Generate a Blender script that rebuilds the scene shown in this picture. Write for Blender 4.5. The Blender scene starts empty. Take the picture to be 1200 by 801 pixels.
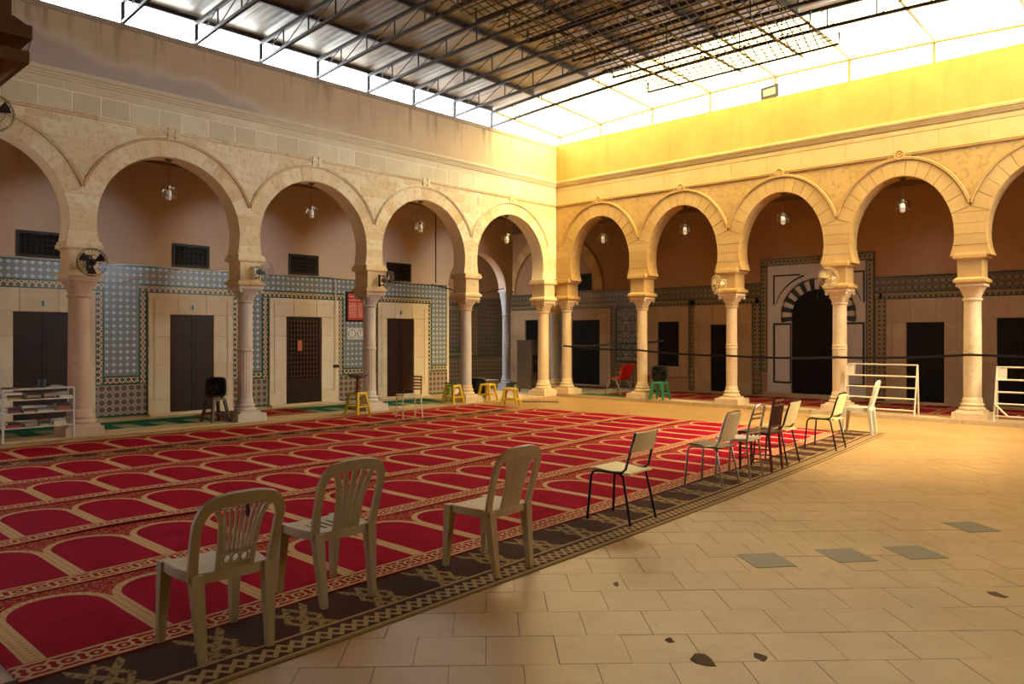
import bpy, bmesh, math, random
from mathutils import Vector, Matrix
R = math.radians
rnd = random.Random(7)
scene = bpy.context.scene
COL = scene.collection

# ------------------------------------------------------------------ camera
cam_d = bpy.data.cameras.new('camera'); cam = bpy.data.objects.new('camera', cam_d); COL.objects.link(cam)
cam.location = (13.486, -16.178, 1.6); cam.rotation_euler = (R(90), 0, R(43.09))
cam_d.sensor_width = 36; cam_d.lens = 908 / 1200 * 36; cam_d.shift_y = -0.005; cam_d.clip_start = .05; cam_d.clip_end = 300
scene.camera = cam
# ------------------------------------------------------------------ sky, daylight, exposure
world = bpy.data.worlds.new('World'); scene.world = world; world.use_nodes = True
bg = world.node_tree.nodes['Background']
bg.inputs[0].default_value = (.84, .95, 1.06, 1); bg.inputs[1].default_value = 15.0
def portal(name, loc, rot, sx, sy):
    l = bpy.data.lights.new(name, 'AREA'); l.shape = 'RECTANGLE'; l.size = sx; l.size_y = sy; l.cycles.is_portal = True
    o = bpy.data.objects.new(name, l); COL.objects.link(o); o.location = loc; o.rotation_euler = rot
portal('daylight_opening_west', (-.25, -8, 7.0), (0, R(90), 0), .5, 19)      # open strip above the left parapet
portal('daylight_opening_north', (6.2, -1.1, 7.55), (0, 0, 0), 16, 3.2)         # clear sheets along the right wall
portal('assumed_opening_east', (15.6, -2.0, 6.2), (0, R(-90), 0), 2.0, 9.4)        # assumed gap over the unseen east wall, added to light the left arcade
sun_d = bpy.data.lights.new('sun', 'SUN'); sun_d.energy = 21; sun_d.color = (1, .82, .50); sun_d.angle = R(25)
sun = bpy.data.objects.new('sun', sun_d); COL.objects.link(sun)
sun.rotation_euler = Vector((-1.0, .05, -1)).to_track_quat('-Z', 'Y').to_euler()
vs = scene.view_settings; vs.view_transform = 'Standard'; vs.look = 'None'; vs.gamma = 1; vs.use_curve_mapping = False; vs.exposure = 0.22
cy = scene.cycles; cy.max_bounces = 9; cy.diffuse_bounces = 5; cy.glossy_bounces = 3; cy.transmission_bounces = 4; cy.transparent_max_bounces = 8
cy.caustics_reflective = False; cy.caustics_refractive = False

# ------------------------------------------------------------------ helpers: materials
def lin(h):
    h = h.lstrip('#'); v = [int(h[i:i + 2], 16) / 255 for i in (0, 2, 4)]
    return tuple(x / 12.92 if x <= .04045 else ((x + .055) / 1.055) ** 2.4 for x in v) + (1,)
class E:
    def __init__(s, m, k): s.m = m; s.k = k
    def __add__(s, o): return s.m.math('ADD', s, o)
    __radd__ = __add__
    def __sub__(s, o): return s.m.math('SUBTRACT', s, o)
    def __rsub__(s, o): return s.m.math('SUBTRACT', o, s)
    def __mul__(s, o): return s.m.math('MULTIPLY', s, o)
    __rmul__ = __mul__
    def __truediv__(s, o): return s.m.math('DIVIDE', s, o)
    def __lt__(s, o): return s.m.math('LESS_THAN', s, o)
    def __gt__(s, o): return s.m.math('GREATER_THAN', s, o)
    def abs(s): return s.m.math('ABSOLUTE', s)
    def fr(s): return s.m.math('FRACT', s)
    def fl(s): return s.m.math('FLOOR', s)
    def sq(s): return s.m.math('SQRT', s)
    def mx(s, o): return s.m.math('MAXIMUM', s, o)
    def mn(s, o): return s.m.math('MINIMUM', s, o)
class Mt:
    def __init__(s, name, col='#888888', rough=.7, metal=0.0, spec=.5):
        s.m = bpy.data.materials.new(name); s.m.use_nodes = True; s.nt = s.m.node_tree
        s.b = s.nt.nodes['Principled BSDF']
        s.b.inputs['Base Color'].default_value = lin(col) if isinstance(col, str) else col
        s.b.inputs['Roughness'].default_value = rough; s.b.inputs['Metallic'].default_value = metal
        s.b.inputs['Specular IOR Level'].default_value = spec
        s.m.diffuse_color = lin(col) if isinstance(col, str) else (.5, .5, .5, 1)
    def n(s, t, i={}, **kw):
        nd = s.nt.nodes.new(t)
        for k, v in kw.items(): setattr(nd, k, v)
        for k, v in i.items(): s.put(nd.inputs[k], v)
        return nd
    def put(s, sock, v):
        if isinstance(v, E): s.nt.links.new(v.k, sock)
        elif isinstance(v, str): sock.default_value = lin(v)
        else: sock.default_value = v
    def math(s, op, *a):
        nd = s.nt.nodes.new('ShaderNodeMath'); nd.operation = op
        for k, v in enumerate(a): s.put(nd.inputs[k], v)
        return E(s, nd.outputs[0])
    def xyz(s, kind='pos'):
        if kind == 'pos': o = s.n('ShaderNodeNewGeometry').outputs['Position']
        elif kind == 'uv': o = s.n('ShaderNodeUVMap').outputs['UV']
        else: o = s.n('ShaderNodeTexCoord').outputs['Object']
        sp = s.nt.nodes.new('ShaderNodeSeparateXYZ'); s.nt.links.new(o, sp.inputs[0]); s.vec = E(s, o)
        return [E(s, q) for q in sp.outputs]
    def comb(s, x, y, z=0.0):
        return E(s, s.n('ShaderNodeCombineXYZ', {0: x, 1: y, 2: z}).outputs[0])
    def noise(s, scale=5., detail=3., rough=.55, vec=None):
        i = {'Scale': scale, 'Detail': detail, 'Roughness': rough}
        if vec is None:
            if not hasattr(s, 'vec'): s.xyz()
            vec = s.vec
        i['Vector'] = vec
        return E(s, s.n('ShaderNodeTexNoise', i).outputs[0])
    def voro(s, scale, vec=None, feat='F1'):
        if vec is None:
            if not hasattr(s, 'vec'): s.xyz()
            vec = s.vec
        return E(s, s.n('ShaderNodeTexVoronoi', {'Scale': scale, 'Vector': vec}, feature=feat).outputs[0])
    def rand(s): return E(s, s.n('ShaderNodeObjectInfo').outputs['Random'])
    def step(s, x, lo, hi):
        nd = s.n('ShaderNodeMapRange', {'Value': x, 'From Min': lo, 'From Max': hi}); nd.clamp = True
        return E(s, nd.outputs[0])
    def mix(s, f, a, b, mode='MIX'):
        nd = s.nt.nodes.new('ShaderNodeMix'); nd.data_type = 'RGBA'; nd.blend_type = mode
        s.put(nd.inputs[0], f); s.put(nd.inputs[6], a); s.put(nd.inputs[7], b)
        return E(s, nd.outputs[2])
    def col(s, c): s.put(s.b.inputs['Base Color'], c); return s
    def rough(s, v): s.put(s.b.inputs['Roughness'], v); return s
    def bump(s, h, st=.3, dist=.01):
        nd = s.n('ShaderNodeBump', {'Height': h, 'Strength': st, 'Distance': dist}); s.nt.links.new(nd.outputs[0], s.b.inputs['Normal']); return s
def plain(name, col, rough=.6, metal=0., var=.12, scale=14, bump=0., spec=.5):
    m = Mt(name, col, rough, metal, spec); m.xyz('obj')
    n = m.noise(scale, 3)
    c = lin(col)
    m.col(m.mix(n, tuple(x * (1 - var) for x in c[:3]) + (1,), tuple(min(1, x * (1 + var)) for x in c[:3]) + (1,)))
    if bump: m.bump(m.noise(scale * 5, 2), bump, .004)
    return m.m

# ------------------------------------------------------------------ helpers: meshes
class MB:
    def __init__(s): s.v = []; s.f = []; s.mi = []; s.uv = {}
    def add(s, vs, fs, mi=0):
        o = len(s.v); s.v += [tuple(p) for p in vs]; s.f += [tuple(o + k for k in f) for f in fs]; s.mi += [mi] * len(fs); return s
    def box(s, x0, x1, y0, y1, z0, z1, mi=0):
        return s.add([(x0, y0, z0), (x1, y0, z0), (x1, y1, z0), (x0, y1, z0), (x0, y0, z1), (x1, y0, z1), (x1, y1, z1), (x0, y1, z1)],
                     [(0, 3, 2, 1), (4, 5, 6, 7), (0, 1, 5, 4), (1, 2, 6, 5), (2, 3, 7, 6), (3, 0, 4, 7)], mi)
    def cbox(s, c, sz, mi=0): return s.box(c[0] - sz[0] / 2, c[0] + sz[0] / 2, c[1] - sz[1] / 2, c[1] + sz[1] / 2, c[2] - sz[2] / 2, c[2] + sz[2] / 2, mi)
    def frus(s, x0, x1, y0, y1, z0, X0, X1, Y0, Y1, z1, mi=0):
        return s.add([(x0, y0, z0), (x1, y0, z0), (x1, y1, z0), (x0, y1, z0), (X0, Y0, z1), (X1, Y0, z1), (X1, Y1, z1), (X0, Y1, z1)],
                     [(0, 3, 2, 1), (4, 5, 6, 7), (0, 1, 5, 4), (1, 2, 6, 5), (2, 3, 7, 6), (3, 0, 4, 7)], mi)
    def rings(s, rs, caps=True, mi=0, closed=True):
        o = len(s.v); n = len(rs[0])
        for r in rs: s.v += [tuple(p) for p in r]
        for k in range(len(rs) - 1):
            for j in range(n if closed else n - 1):
                a = o + k * n + j; b = o + k * n + (j + 1) % n
                s.f.append((a, b, b + n, a + n)); s.mi.append(mi)
        if caps and closed:
            s.f.append(tuple(o + j for j in range(n))[::-1]); s.f.append(tuple(o + (len(rs) - 1) * n + j for j in range(n))); s.mi += [mi, mi]
        return s
    def lathe(s, prof, n=20, c=(0, 0, 0), fn=None, mi=0):
        rs = []
        for r, z in prof:
            ring = []
            for j in range(n):
                t = 2 * math.pi * j / n; q = r * (fn(t, z) if fn else 1)
                ring.append((c[0] + q * math.cos(t), c[1] + q * math.sin(t), c[2] + z))
            rs.append(ring)
        return s.rings(rs, True, mi)
    def tube(s, path, r, n=8, closed=False, mi=0, r1=None):
        P = [Vector(p) for p in path]; rs = []; m = len(P); up = None
        for k in range(m):
            if closed: t = P[(k + 1) % m] - P[k - 1]
            else: t = P[min(k + 1, m - 1)] - P[max(k - 1, 0)]
            t.normalize()
            if up is None: up = Vector((0, 0, 1)) if abs(t.z) < .9 else Vector((1, 0, 0))
            a = up - t * up.dot(t)
            if a.length < 1e-5: a = t.orthogonal()
            a.normalize(); b = t.cross(a); up = a
            q = r if r1 is None else r + (r1 - r) * k / (m - 1)
            rs.append([P[k] + (a * math.cos(2 * math.pi * j / n) + b * math.sin(2 * math.pi * j / n)) * q for j in range(n)])
        if closed:
            rs.append(rs[0]); return s.rings(rs, False, mi)
        return s.rings(rs, True, mi)
    def band(s, path, w, th, nrm, mi=0, closed=False):
        P = [Vector(p) for p in path]; N = Vector(nrm).normalized(); rs = []; m = len(P)
        ws = w if isinstance(w, (list, tuple)) else [w] * m
        for k in range(m):
            t = (P[(k + 1) % m] - P[k - 1]) if closed else (P[min(k + 1, m - 1)] - P[max(k - 1, 0)])
            t.normalize(); nn = (N - t * N.dot(t)).normalized(); a = t.cross(nn) * ws[k] / 2; b = nn * th / 2
            rs.append([P[k] + a + b, P[k] - a + b, P[k] - a - b, P[k] + a - b])
        if closed: rs.append(rs[0])
        return s.rings(rs, not closed, mi)
    def taper(s, p0, p1, w0, w1, mi=0):
        return s.add([(p0[0] + a * w0 / 2, p0[1] + b * w0 / 2, p0[2]) for a, b in ((-1, -1), (1, -1), (1, 1), (-1, 1))] +
                     [(p1[0] + a * w1 / 2, p1[1] + b * w1 / 2, p1[2]) for a, b in ((-1, -1), (1, -1), (1, 1), (-1, 1))],
                     [(0, 3, 2, 1), (4, 5, 6, 7), (0, 1, 5, 4), (1, 2, 6, 5), (2, 3, 7, 6), (3, 0, 4, 7)], mi)
    def sheet(s, P, th=.01, mi=0):
        """grid of points P[i][j] -> closed slab of thickness th (offset along -normal)"""
        ni, nj = len(P), len(P[0]); o = len(s.v); V = [[Vector(p) for p in r] for r in P]
        for lay in (0, 1):
            for i in range(ni):
                for j in range(nj):
                    p = V[i][j]
                    if lay:
                        du = V[min(i + 1, ni - 1)][j] - V[max(i - 1, 0)][j]; dv = V[i][min(j + 1, nj - 1)] - V[i][max(j - 1, 0)]
                        nn = du.cross(dv); nn = nn.normalized() if nn.length > 0 else Vector((0, 0, 1)); p = p - nn * th
                    s.v.append(tuple(p))
        id = lambda l, i, j: o + l * ni * nj + i * nj + j
        F = []
        for i in range(ni - 1):
            for j in range(nj - 1):
                F += [(id(0, i, j), id(0, i + 1, j), id(0, i + 1, j + 1), id(0, i, j + 1)), (id(1, i, j), id(1, i, j + 1), id(1, i + 1, j + 1), id(1, i + 1, j))]
        for i in range(ni - 1):
            F += [(id(0, i, 0), id(1, i, 0), id(1, i + 1, 0), id(0, i + 1, 0)), (id(0, i, nj - 1), id(0, i + 1, nj - 1), id(1, i + 1, nj - 1), id(1, i, nj - 1))]
        for j in range(nj - 1):
            F += [(id(0, 0, j), id(0, 0, j + 1), id(1, 0, j + 1), id(1, 0, j)), (id(0, ni - 1, j), id(1, ni - 1, j), id(1, ni - 1, j + 1), id(0, ni - 1, j + 1))]
        s.f += F; s.mi += [mi] * len(F); return s
    def mesh(s, name, mats, smooth=False, recalc=True):
        me = bpy.data.meshes.new(name); me.from_pydata(s.v, [], s.f)
        for m in (mats if isinstance(mats, (list, tuple)) else [mats]): me.materials.append(m)
        if any(s.mi): me.polygons.foreach_set('material_index', s.mi)
        if recalc:
            bm = bmesh.new(); bm.from_mesh(me); bmesh.ops.recalc_face_normals(bm, faces=bm.faces); bm.to_mesh(me); bm.free()
        if smooth:
            me.polygons.foreach_set('use_smooth', [True] * len(me.polygons)); me.set_sharp_from_angle(angle=R(38))
        return me
    def build(s, name, mats, parent=None, loc=(0, 0, 0), rz=0., smooth=False, recalc=True):
        return inst(name, s.mesh(name, mats, smooth, recalc), parent, loc, rz)
def inst(name, me, parent=None, loc=(0, 0, 0), rz=0.):
    o = bpy.data.objects.new(name, me); COL.objects.link(o); o.location = loc
    if rz: o.rotation_euler = (0, 0, rz)
    if parent: o.parent = parent
    return o
def tag(o, label=None, cat=None, group=None, kind=None):
    if label: o['label'] = label
    if cat: o['category'] = cat
    if group: o['group'] = group
    if kind: o['kind'] = kind
    return o
def thing(name, label, cat, loc=(0, 0, 0), rz=0., group=None):
    o = bpy.data.objects.new(name, None); COL.objects.link(o); o.location = loc; o.rotation_euler = (0, 0, rz); o.empty_display_size = .1
    return tag(o, label, cat, group)
def setting(name, label=None):
    o = bpy.data.objects.new(name, None); COL.objects.link(o); o.empty_display_size = .1
    return tag(o, label, None, None, 'structure')
def copy_thing(o, loc, rz=0., label=None):
    kids = [c for c in bpy.data.objects if c.parent == o]
    r = o.copy(); COL.objects.link(r); r.location = loc; r.rotation_euler = (0, 0, rz)
    if label: r['label'] = label
    for c in kids:
        d = c.copy(); COL.objects.link(d); d.parent = r
        for g in [q for q in bpy.data.objects if q.parent == c]:
            h = g.copy(); COL.objects.link(h); h.parent = d
    return r
def rot2(pts, a): return [(x * math.cos(a) - y * math.sin(a), x * math.sin(a) + y * math.cos(a), z) for x, y, z in pts]
# wall frames: (u along the wall, z up, p out of the wall towards the courtyard)
def fL(X0): return lambda u, z, p: (X0 + p, -u, z)
def fR(Y0): return lambda u, z, p: (u, Y0 - p, z)
def fS(Y0): return lambda u, z, p: (u, Y0 + p, z)
def wb(mb, f, u0, u1, z0, z1, p0, p1, mi=0):
    P = [f(u, z, p) for p in (p0, p1) for u, z in ((u0, z0), (u1, z0), (u1, z1), (u0, z1))]
    return mb.add(P, [(0, 3, 2, 1), (4, 5, 6, 7), (0, 1, 5, 4), (1, 2, 6, 5), (2, 3, 7, 6), (3, 0, 4, 7)], mi)
def stone(mb, f, poly, p0, p1, ch=.007, mi=0):
    """polygon (u,z) prism with a small chamfer on the front edge"""
    n = len(poly); cu = sum(a for a, b in poly) / n; cz = sum(b for a, b in poly) / n
    ins = []
    for a, b in poly:
        d = math.hypot(a - cu, b - cz) or 1; k = max(0, 1 - ch * 1.3 / d); ins.append((cu + (a - cu) * k, cz + (b - cz) * k))
    rs = [[f(a, b, p0) for a, b in poly], [f(a, b, p1 - ch) for a, b in poly], [f(a, b, p1) for a, b in ins]]
    return mb.rings(rs, True, mi)

# ------------------------------------------------------------------ materials
def limestone(name, base, dark, light, rnd_amt=.5, flake=.0, bumpst=.35, rough=.85):
    m = Mt(name, base, rough); m.xyz('pos')
    n1 = m.noise(2.2, 4); n2 = m.noise(9, 4, .65); r = m.rand()
    c = m.mix(m.step(n1, .3, .7), base, light)
    c = m.mix(m.step(r, 0, 1) * rnd_amt, c, dark)
    if flake: c = m.mix(m.step(n2, .52, .60) * flake, c, dark)
    c = m.mix(m.step(m.noise(30, 2), .35, .75) * .25, c, dark)
    m.col(c); m.bump(n2 + m.noise(45, 2) * .4, bumpst, .012)
    return m.m
STONE_L = limestone('cream_limestone', '#e6e0bf', '#c8a568', '#efead2', .55, .45, .22)
STONE_F = limestone('grey_cream_limestone', '#dad4b8', '#c2b592', '#e4dec4', .6, .15)
STONE_R = limestone('golden_limestone', '#bd9a60', '#a07c48', '#c9a970', .3, .12)
STONE_RF = limestone('golden_frieze_stone', '#bb9d60', '#b8a27a', '#c8b078', .6, .1)
MORTAR_L = limestone('pale_mortar', '#efe6cf', '#dccba4', '#f4eedc', .0)
MORTAR_R = limestone('ochre_render', '#b59054', '#7c6240', '#c29e62', 0., .42)
FRAME_STONE = limestone('door_surround_limestone', '#d8ccb6', '#bfa680', '#e4dccb', .35, .12, .2)
FRAME_STONE_R = limestone('weathered_door_surround', '#b0936c', '#8e6e4a', '#bda27c', .35, .15, .2)
KERB = limestone('worn_kerb_stone', '#b9a07c', '#8c7250', '#cbb694', .3, .2)

def parapet_left():
    m = Mt('stained_grey_tan_plaster', '#b39a7a', .9); x, y, z = m.xyz('pos')
    n = m.noise(1.1, 5, .6); wob = m.noise(.55, 3)
    c = m.mix(m.step(n, .3, .7), '#bba584', '#ccb694')
    t = y * -.115 - .62                                             # the newer grey render rises away from the corner
    edge = m.step(z - (5.55 + t + (wob - .5) * .9), -.06, .06)
    edge2 = (z - (5.55 + t + (wob - .5) * .9)).abs()
    c = m.mix(m.step(edge2, .12, .0) * .5, m.mix(edge, '#b2a698', c), '#d6ccb8')
    st = m.noise(1.0, 4, .6, m.comb(y * 5.0, z * .35, x))
    c = m.mix(m.step(st, .53, .72) * m.step(z, 5.9, 6.75) * .75, c, '#5d4a37')
    m.col(c); m.bump(m.noise(7, 4), .25, .01); return m.m
def parapet_right():
    m = Mt('ochre_lime_plaster', '#d2ab55', .9); x, y, z = m.xyz('pos')
    n = m.noise(1.0, 5, .65); c = m.mix(m.step(n, .3, .7), '#aa8442', '#b99450')
    st = m.noise(1.0, 4, .6, m.comb(x * 5.0, z * .5, y))
    c = m.mix(m.step(st, .55, .75) * .35, c, '#8c6a36'); m.col(c); m.bump(m.noise(8, 4), .2, .01); return m.m
def gallery_plaster(name, a, b, dk):
    m = Mt(name, a, .92); m.xyz('pos'); n = m.noise(.9, 5, .6)
    c = m.mix(m.step(n, .3, .7), a, b); c = m.mix(m.step(m.noise(2.6, 4, .6), .58, .74) * .35, c, dk)
    m.col(c); m.bump(m.noise(6, 3), .12, .01); return m.m
PAR_L, PAR_R = parapet_left(), parapet_right()
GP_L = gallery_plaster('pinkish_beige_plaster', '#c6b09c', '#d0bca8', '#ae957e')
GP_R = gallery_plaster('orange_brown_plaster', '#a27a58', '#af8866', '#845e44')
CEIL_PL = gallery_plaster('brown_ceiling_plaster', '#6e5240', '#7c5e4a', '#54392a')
BRICK = plain('thin_brown_brick', '#9a7450', .9, 0, .25, 30, .3)

def tile_star():
    m = Mt('blue_grey_star_tile', '#8a93a0', .28); x, y, z = m.xyz('pos'); u = x + y; S = .125
    cx = ((u / S).fr() - .5).abs(); cz = ((z / S).fr() - .5).abs(); d1 = cx + cz; d2 = cx.mx(cz); rr = (cx * cx + cz * cz).sq()
    star = (d2.mx(d1 * .72) < .25); dot = rr < .07; corner = (d1 > .88); bar = (cx.mn(cz) < .07) * (d2 > .3)
    wash = m.step(m.noise(1.3, 3), .3, .7)
    c = m.mix(star, '#6f7a84', m.mix(wash, '#b2cde2', '#bfd2de')); c = m.mix(bar, c, '#8c8a86'); c = m.mix(corner, c, '#8f8272'); c = m.mix(dot, c, '#6a6260')
    g = (((u / S).fr() - .5).abs().mx(((z / S).fr() - .5).abs()) > .485)
    m.col(m.mix(g, c, '#8d8474')); m.bump(1.0 - g, .3, .002); return m.m
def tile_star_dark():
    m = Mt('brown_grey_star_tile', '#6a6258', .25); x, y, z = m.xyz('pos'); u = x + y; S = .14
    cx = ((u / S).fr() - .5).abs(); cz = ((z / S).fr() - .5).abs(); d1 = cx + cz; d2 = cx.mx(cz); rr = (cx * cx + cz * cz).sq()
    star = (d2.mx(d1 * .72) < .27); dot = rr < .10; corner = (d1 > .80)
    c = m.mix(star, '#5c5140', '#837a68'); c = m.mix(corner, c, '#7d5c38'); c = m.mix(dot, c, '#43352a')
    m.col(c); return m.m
def tile_rosette(name, base, ring, mid):
    m = Mt(name, base, .28); x, y, z = m.xyz('pos'); u = x + y; S = .135
    cx = ((u / S).fr() - .5); cz = ((z / S).fr() - .5); rr = (cx * cx + cz * cz).sq()
    d1 = cx.abs() + cz.abs()
    c = m.mix(rr < .36, base, ring); c = m.mix(rr < .2, c, mid); c = m.mix(rr < .09, c, '#1d1512'); c = m.mix(d1 > .82, c, '#7a8590')
    g = (cx.abs().mx(cz.abs()) > .48); m.col(m.mix(g, c, '#6e6556')); return m.m
def tile_border(name, base, dk, red):
    m = Mt(name, base, .3); x, y, z = m.xyz('pos'); u = x + y; S = .11
    cx = ((u / S).fr() - .5).abs(); cz = ((z / S).fr() - .5).abs(); d1 = cx + cz; rr = (cx * cx + cz * cz).sq()
    c = m.mix((d1 > .30) * (d1 < .55), dk, base); c = m.mix(rr < .17, c, red); c = m.mix(d1 > .80, c, '#3f5a58'); m.col(c); return m.m
def tile_arabesque():
    m = Mt('arabesque_tile_panel', '#a8a48e', .3); x, y, z = m.xyz('pos'); S = .43
    cx = ((x / S).fr() - .5).abs(); cz = ((z / .52).fr() - .5); p = m.comb(cx * S, z, 0.0); v = m.voro(17.0, p); v2 = m.voro(9.0, p)
    d = (cx * cx * 5.0 + cz * cz).sq()
    c = m.mix(v < .36, '#54564e', '#a89f88'); c = m.mix(v2 < .24, c, '#8a6a48'); c = m.mix((d > .40) * (d < .46), c, '#b8ae94'); c = m.mix(cz.abs() > .48, c, '#2b3c36'); m.col(c); return m.m
T_STAR, T_STARD = tile_star(), tile_star_dark()
T_ROS = tile_rosette('brown_rosette_tile', '#9c9890', '#4c3228', '#8e583c'); T_ROSD = tile_rosette('dark_rosette_tile', '#8d7452', '#4a3020', '#9a6a3a')
T_BOR = tile_border('cream_chain_border_tile', '#cfc4a8', '#4a3a30', '#a4633c'); T_BORD = tile_border('olive_chain_border_tile', '#a08a58', '#3a3024', '#96602c')
T_ARA = tile_arabesque()
GREEN = plain('green_glazed_tile', '#1d5a45', .25); GREEN_D = plain('dark_green_glazed_tile', '#17342a', .3)
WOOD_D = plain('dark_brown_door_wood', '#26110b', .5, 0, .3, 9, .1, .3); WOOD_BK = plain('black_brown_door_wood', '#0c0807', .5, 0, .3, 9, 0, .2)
IRON = plain('dark_iron', '#1b1614', .45, .6); VOID = plain('unlit_interior', '#0a0807', .9)
MARBLE_W = plain('white_inlay_marble', '#c3bbae', .45, 0, .08, 4); MARBLE_B = plain('black_inlay_marble', '#141312', .35)

# ------------------------------------------------------------------ courtyard floor
def floor_stone(name, tint=0., dark='#94703f'):
    m = Mt(name, '#c9a878', .38, 0, .5); m.xyz('pos'); n = m.noise(1.1, 5, .6); n2 = m.noise(7, 5, .7)
    c = m.mix(m.step(n, .3, .7), '#9c784a', '#ad8a5c'); c = m.mix(m.rand() * .25, c, dark)
    c = m.mix(m.step(n2, .56, .72) * .4, c, '#8d6b3c'); c = m.mix(m.step(m.noise(26, 3), .66, .74) * .5, c, '#6a4c2c')
    m.col(c); m.rough(.30 + .22 * n2); m.bump(n2, .06, .006); return m.m
FLOOR_T = floor_stone('worn_limestone_slab'); JOINT = plain('floor_joint', '#7c5f3c', .9)
floor = setting('floor', 'worn honey coloured limestone paving of the courtyard')
MB().box(-8, 17, -20, 8, -.3, -.012).build('bedding', JOINT, floor)
ang = R(135); TS = .36; e1 = Vector((math.cos(ang), math.sin(ang))); e2 = Vector((-e1.y, e1.x)); C0 = Vector((13.486, -16.178))
tilem = MB(); hs = TS / 2 - .0008; tilem.frus(-hs, hs, -hs, hs, -.014, -hs + .001, hs - .001, -hs + .001, hs - .001, 0.0)
tile_me = tilem.mesh('paving_slab', FLOOR_T)
cand = []
dv = Vector((-math.sin(R(43.09)), math.cos(R(43.09)))); rv = Vector((dv.y, -dv.x))
far = MB()
for i in range(-5, 62):
    for j in range(-40, 46):
        q = Vector((9.0, -9.0)) * 0 + C0 + e1 * (i * TS) + e2 * (j * TS + (i % 2) * TS * .5)
        if not (-.3 < q.x < 15.2 and -17.4 < q.y < .3): continue
        rel = q - C0; dep = rel.dot(dv); lat = rel.dot(rv)
        vis = dep > 2.6 and abs(lat) < dep * .70 + .3
        rugx = 10.08 - .018 * (q.y + 15) - .0037 * (q.y + 15) ** 2
        hid = q.x < rugx - .25 and -14.9 < q.y < -3.4
        cand.append((dep if vis and not hid else 99, q))
cand.sort(key=lambda a: a[0])
for k, (dep, q) in enumerate(cand):
    if k < 300 and dep < 90:
        o = inst('paving_slab', tile_me, floor, (q.x, q.y, rnd.uniform(-.001, .001)), ang)
    else:
        c, s_ = math.cos(ang), math.sin(ang)
        far.add([(q.x + c * a - s_ * b, q.y + s_ * a + c * b, 0.) for a, b in ((-hs, -hs), (hs, -hs), (hs, hs), (-hs, hs))], [(0, 1, 2, 3)])
tag(far.build('paving', FLOOR_T, floor, recalc=False), kind='stuff')
HOLE = plain('broken_mortar', '#5c4228', .95); GREYT = plain('blue_grey_slate', '#574a3a', .45, 0, .15, 10)
for x, y in ((11.02, -10.88), (11.39, -10.36), (11.74, -9.93), (11.85, -8.77)):
    g = MB().frus(-.17, .17, -.15, .15, -.012, -.168, .168, -.148, .148, .0025).build('slate_slab', GREYT, floor, (x, y, 0), ang + R(6)); g['label'] = 'blue grey slate slab set in the paving'
for x, y, s_ in ((11.55, -12.72, .11), (11.74, -12.50, .07), (11.30, -12.62, .05), (12.4, -10.6, .09), (10.55, -12.05, .06)):
    pts = [(s_ * rnd.uniform(.5, 1.1) * math.cos(t * .785), s_ * .55 * rnd.uniform(.4, 1.1) * math.sin(t * .785), .0022) for t in range(8)]
    MB().add(pts + [(a, b, -.01) for a, b, c in pts], [tuple(range(8))] + [(k, (k + 1) % 8, 8 + (k + 1) % 8, 8 + k) for k in range(8)]).build('broken_patch', HOLE, floor, (x, y, 0), ang)

# ------------------------------------------------------------------ arcades
Z0, ZTOP = 3.10, 5.13
LCOLS = [.33 + 2.87 * k for k in range(7)]; RCOLS = [.22 + 2.42 * k for k in range(7)]
class Arch:
    def __init__(s, a, b, zc, ws, ae, be): s.a, s.b, s.zc, s.ws, s.ae, s.be = a, b, zc, ws, ae, be
    def low(s, z):
        t = (s.zc - z) / (s.zc - Z0); return s.a - (s.a - s.ws) * t * t
    def inn(s, th): return (s.a * math.cos(th), s.zc + s.b * math.sin(th))
    def out(s, th, d=0.): return ((s.ae + d) * math.cos(th), s.zc + (s.be + d) * math.sin(th))
    def outx(s, z, d=0.):
        q = 1 - ((z - s.zc) / (s.be + d)) ** 2
        return (s.ae + d) * math.sqrt(q) if q > 0 else None
    def half(s, z): return s.low(z) if z < s.zc else (s.a * math.sqrt(max(0, 1 - ((z - s.zc) / s.b) ** 2)))
AL = Arch(1.23, 1.23, 3.48, 1.185, 1.50, 1.50); AR = Arch(.945, 1.225, 3.50, .865, 1.27, 1.54)
def arcade_base(f, cols, A, th, front=-.012, extra=()):
    mb = MB()
    for k in range(len(cols) - 1):
        u0, u1 = cols[k], cols[k + 1]; c = (u0 + u1) / 2; N = 28
        prof = []
        for j in range(6): z = Z0 + (A.zc - Z0) * j / 6; prof.append((A.low(z), z))
        for j in range(N + 1): prof.append(A.inn(math.pi / 2 * j / N))
        for sg in (-1, 1):
            P = [(c + sg * x, z) for x, z in prof]; e = u0 if sg < 0 else u1
            for (xa, za), (xb, zb) in zip(P[:-1], P[1:]):
                for p in (front, -th):
                    if zb <= A.zc + 1e-6: q = [f(xa, za, p), f(xb, zb, p), f(e, zb, p), f(e, za, p)]
                    else: q = [f(xa, za, p), f(xb, zb, p), f(xb, ZTOP, p), f(xa, ZTOP, p)]
                    mb.add(q, [(0, 1, 2, 3)])
                mb.add([f(xa, za, front), f(xb, zb, front), f(xb, zb, -th), f(xa, za, -th)], [(0, 1, 2, 3)])
            xa = c + sg * A.a
            for p in (front, -th): mb.add([f(xa, A.zc, p), f(e, A.zc, p), f(e, ZTOP, p), f(xa, ZTOP, p)], [(0, 1, 2, 3)])
            mb.add([f(P[0][0], Z0, front), f(e, Z0, front), f(e, Z0, -th), f(P[0][0], Z0, -th)], [(0, 1, 2, 3)])
    for u0, u1 in extra: wb(mb, f, u0, u1, Z0, ZTOP, -th, front)
    return mb
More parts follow.
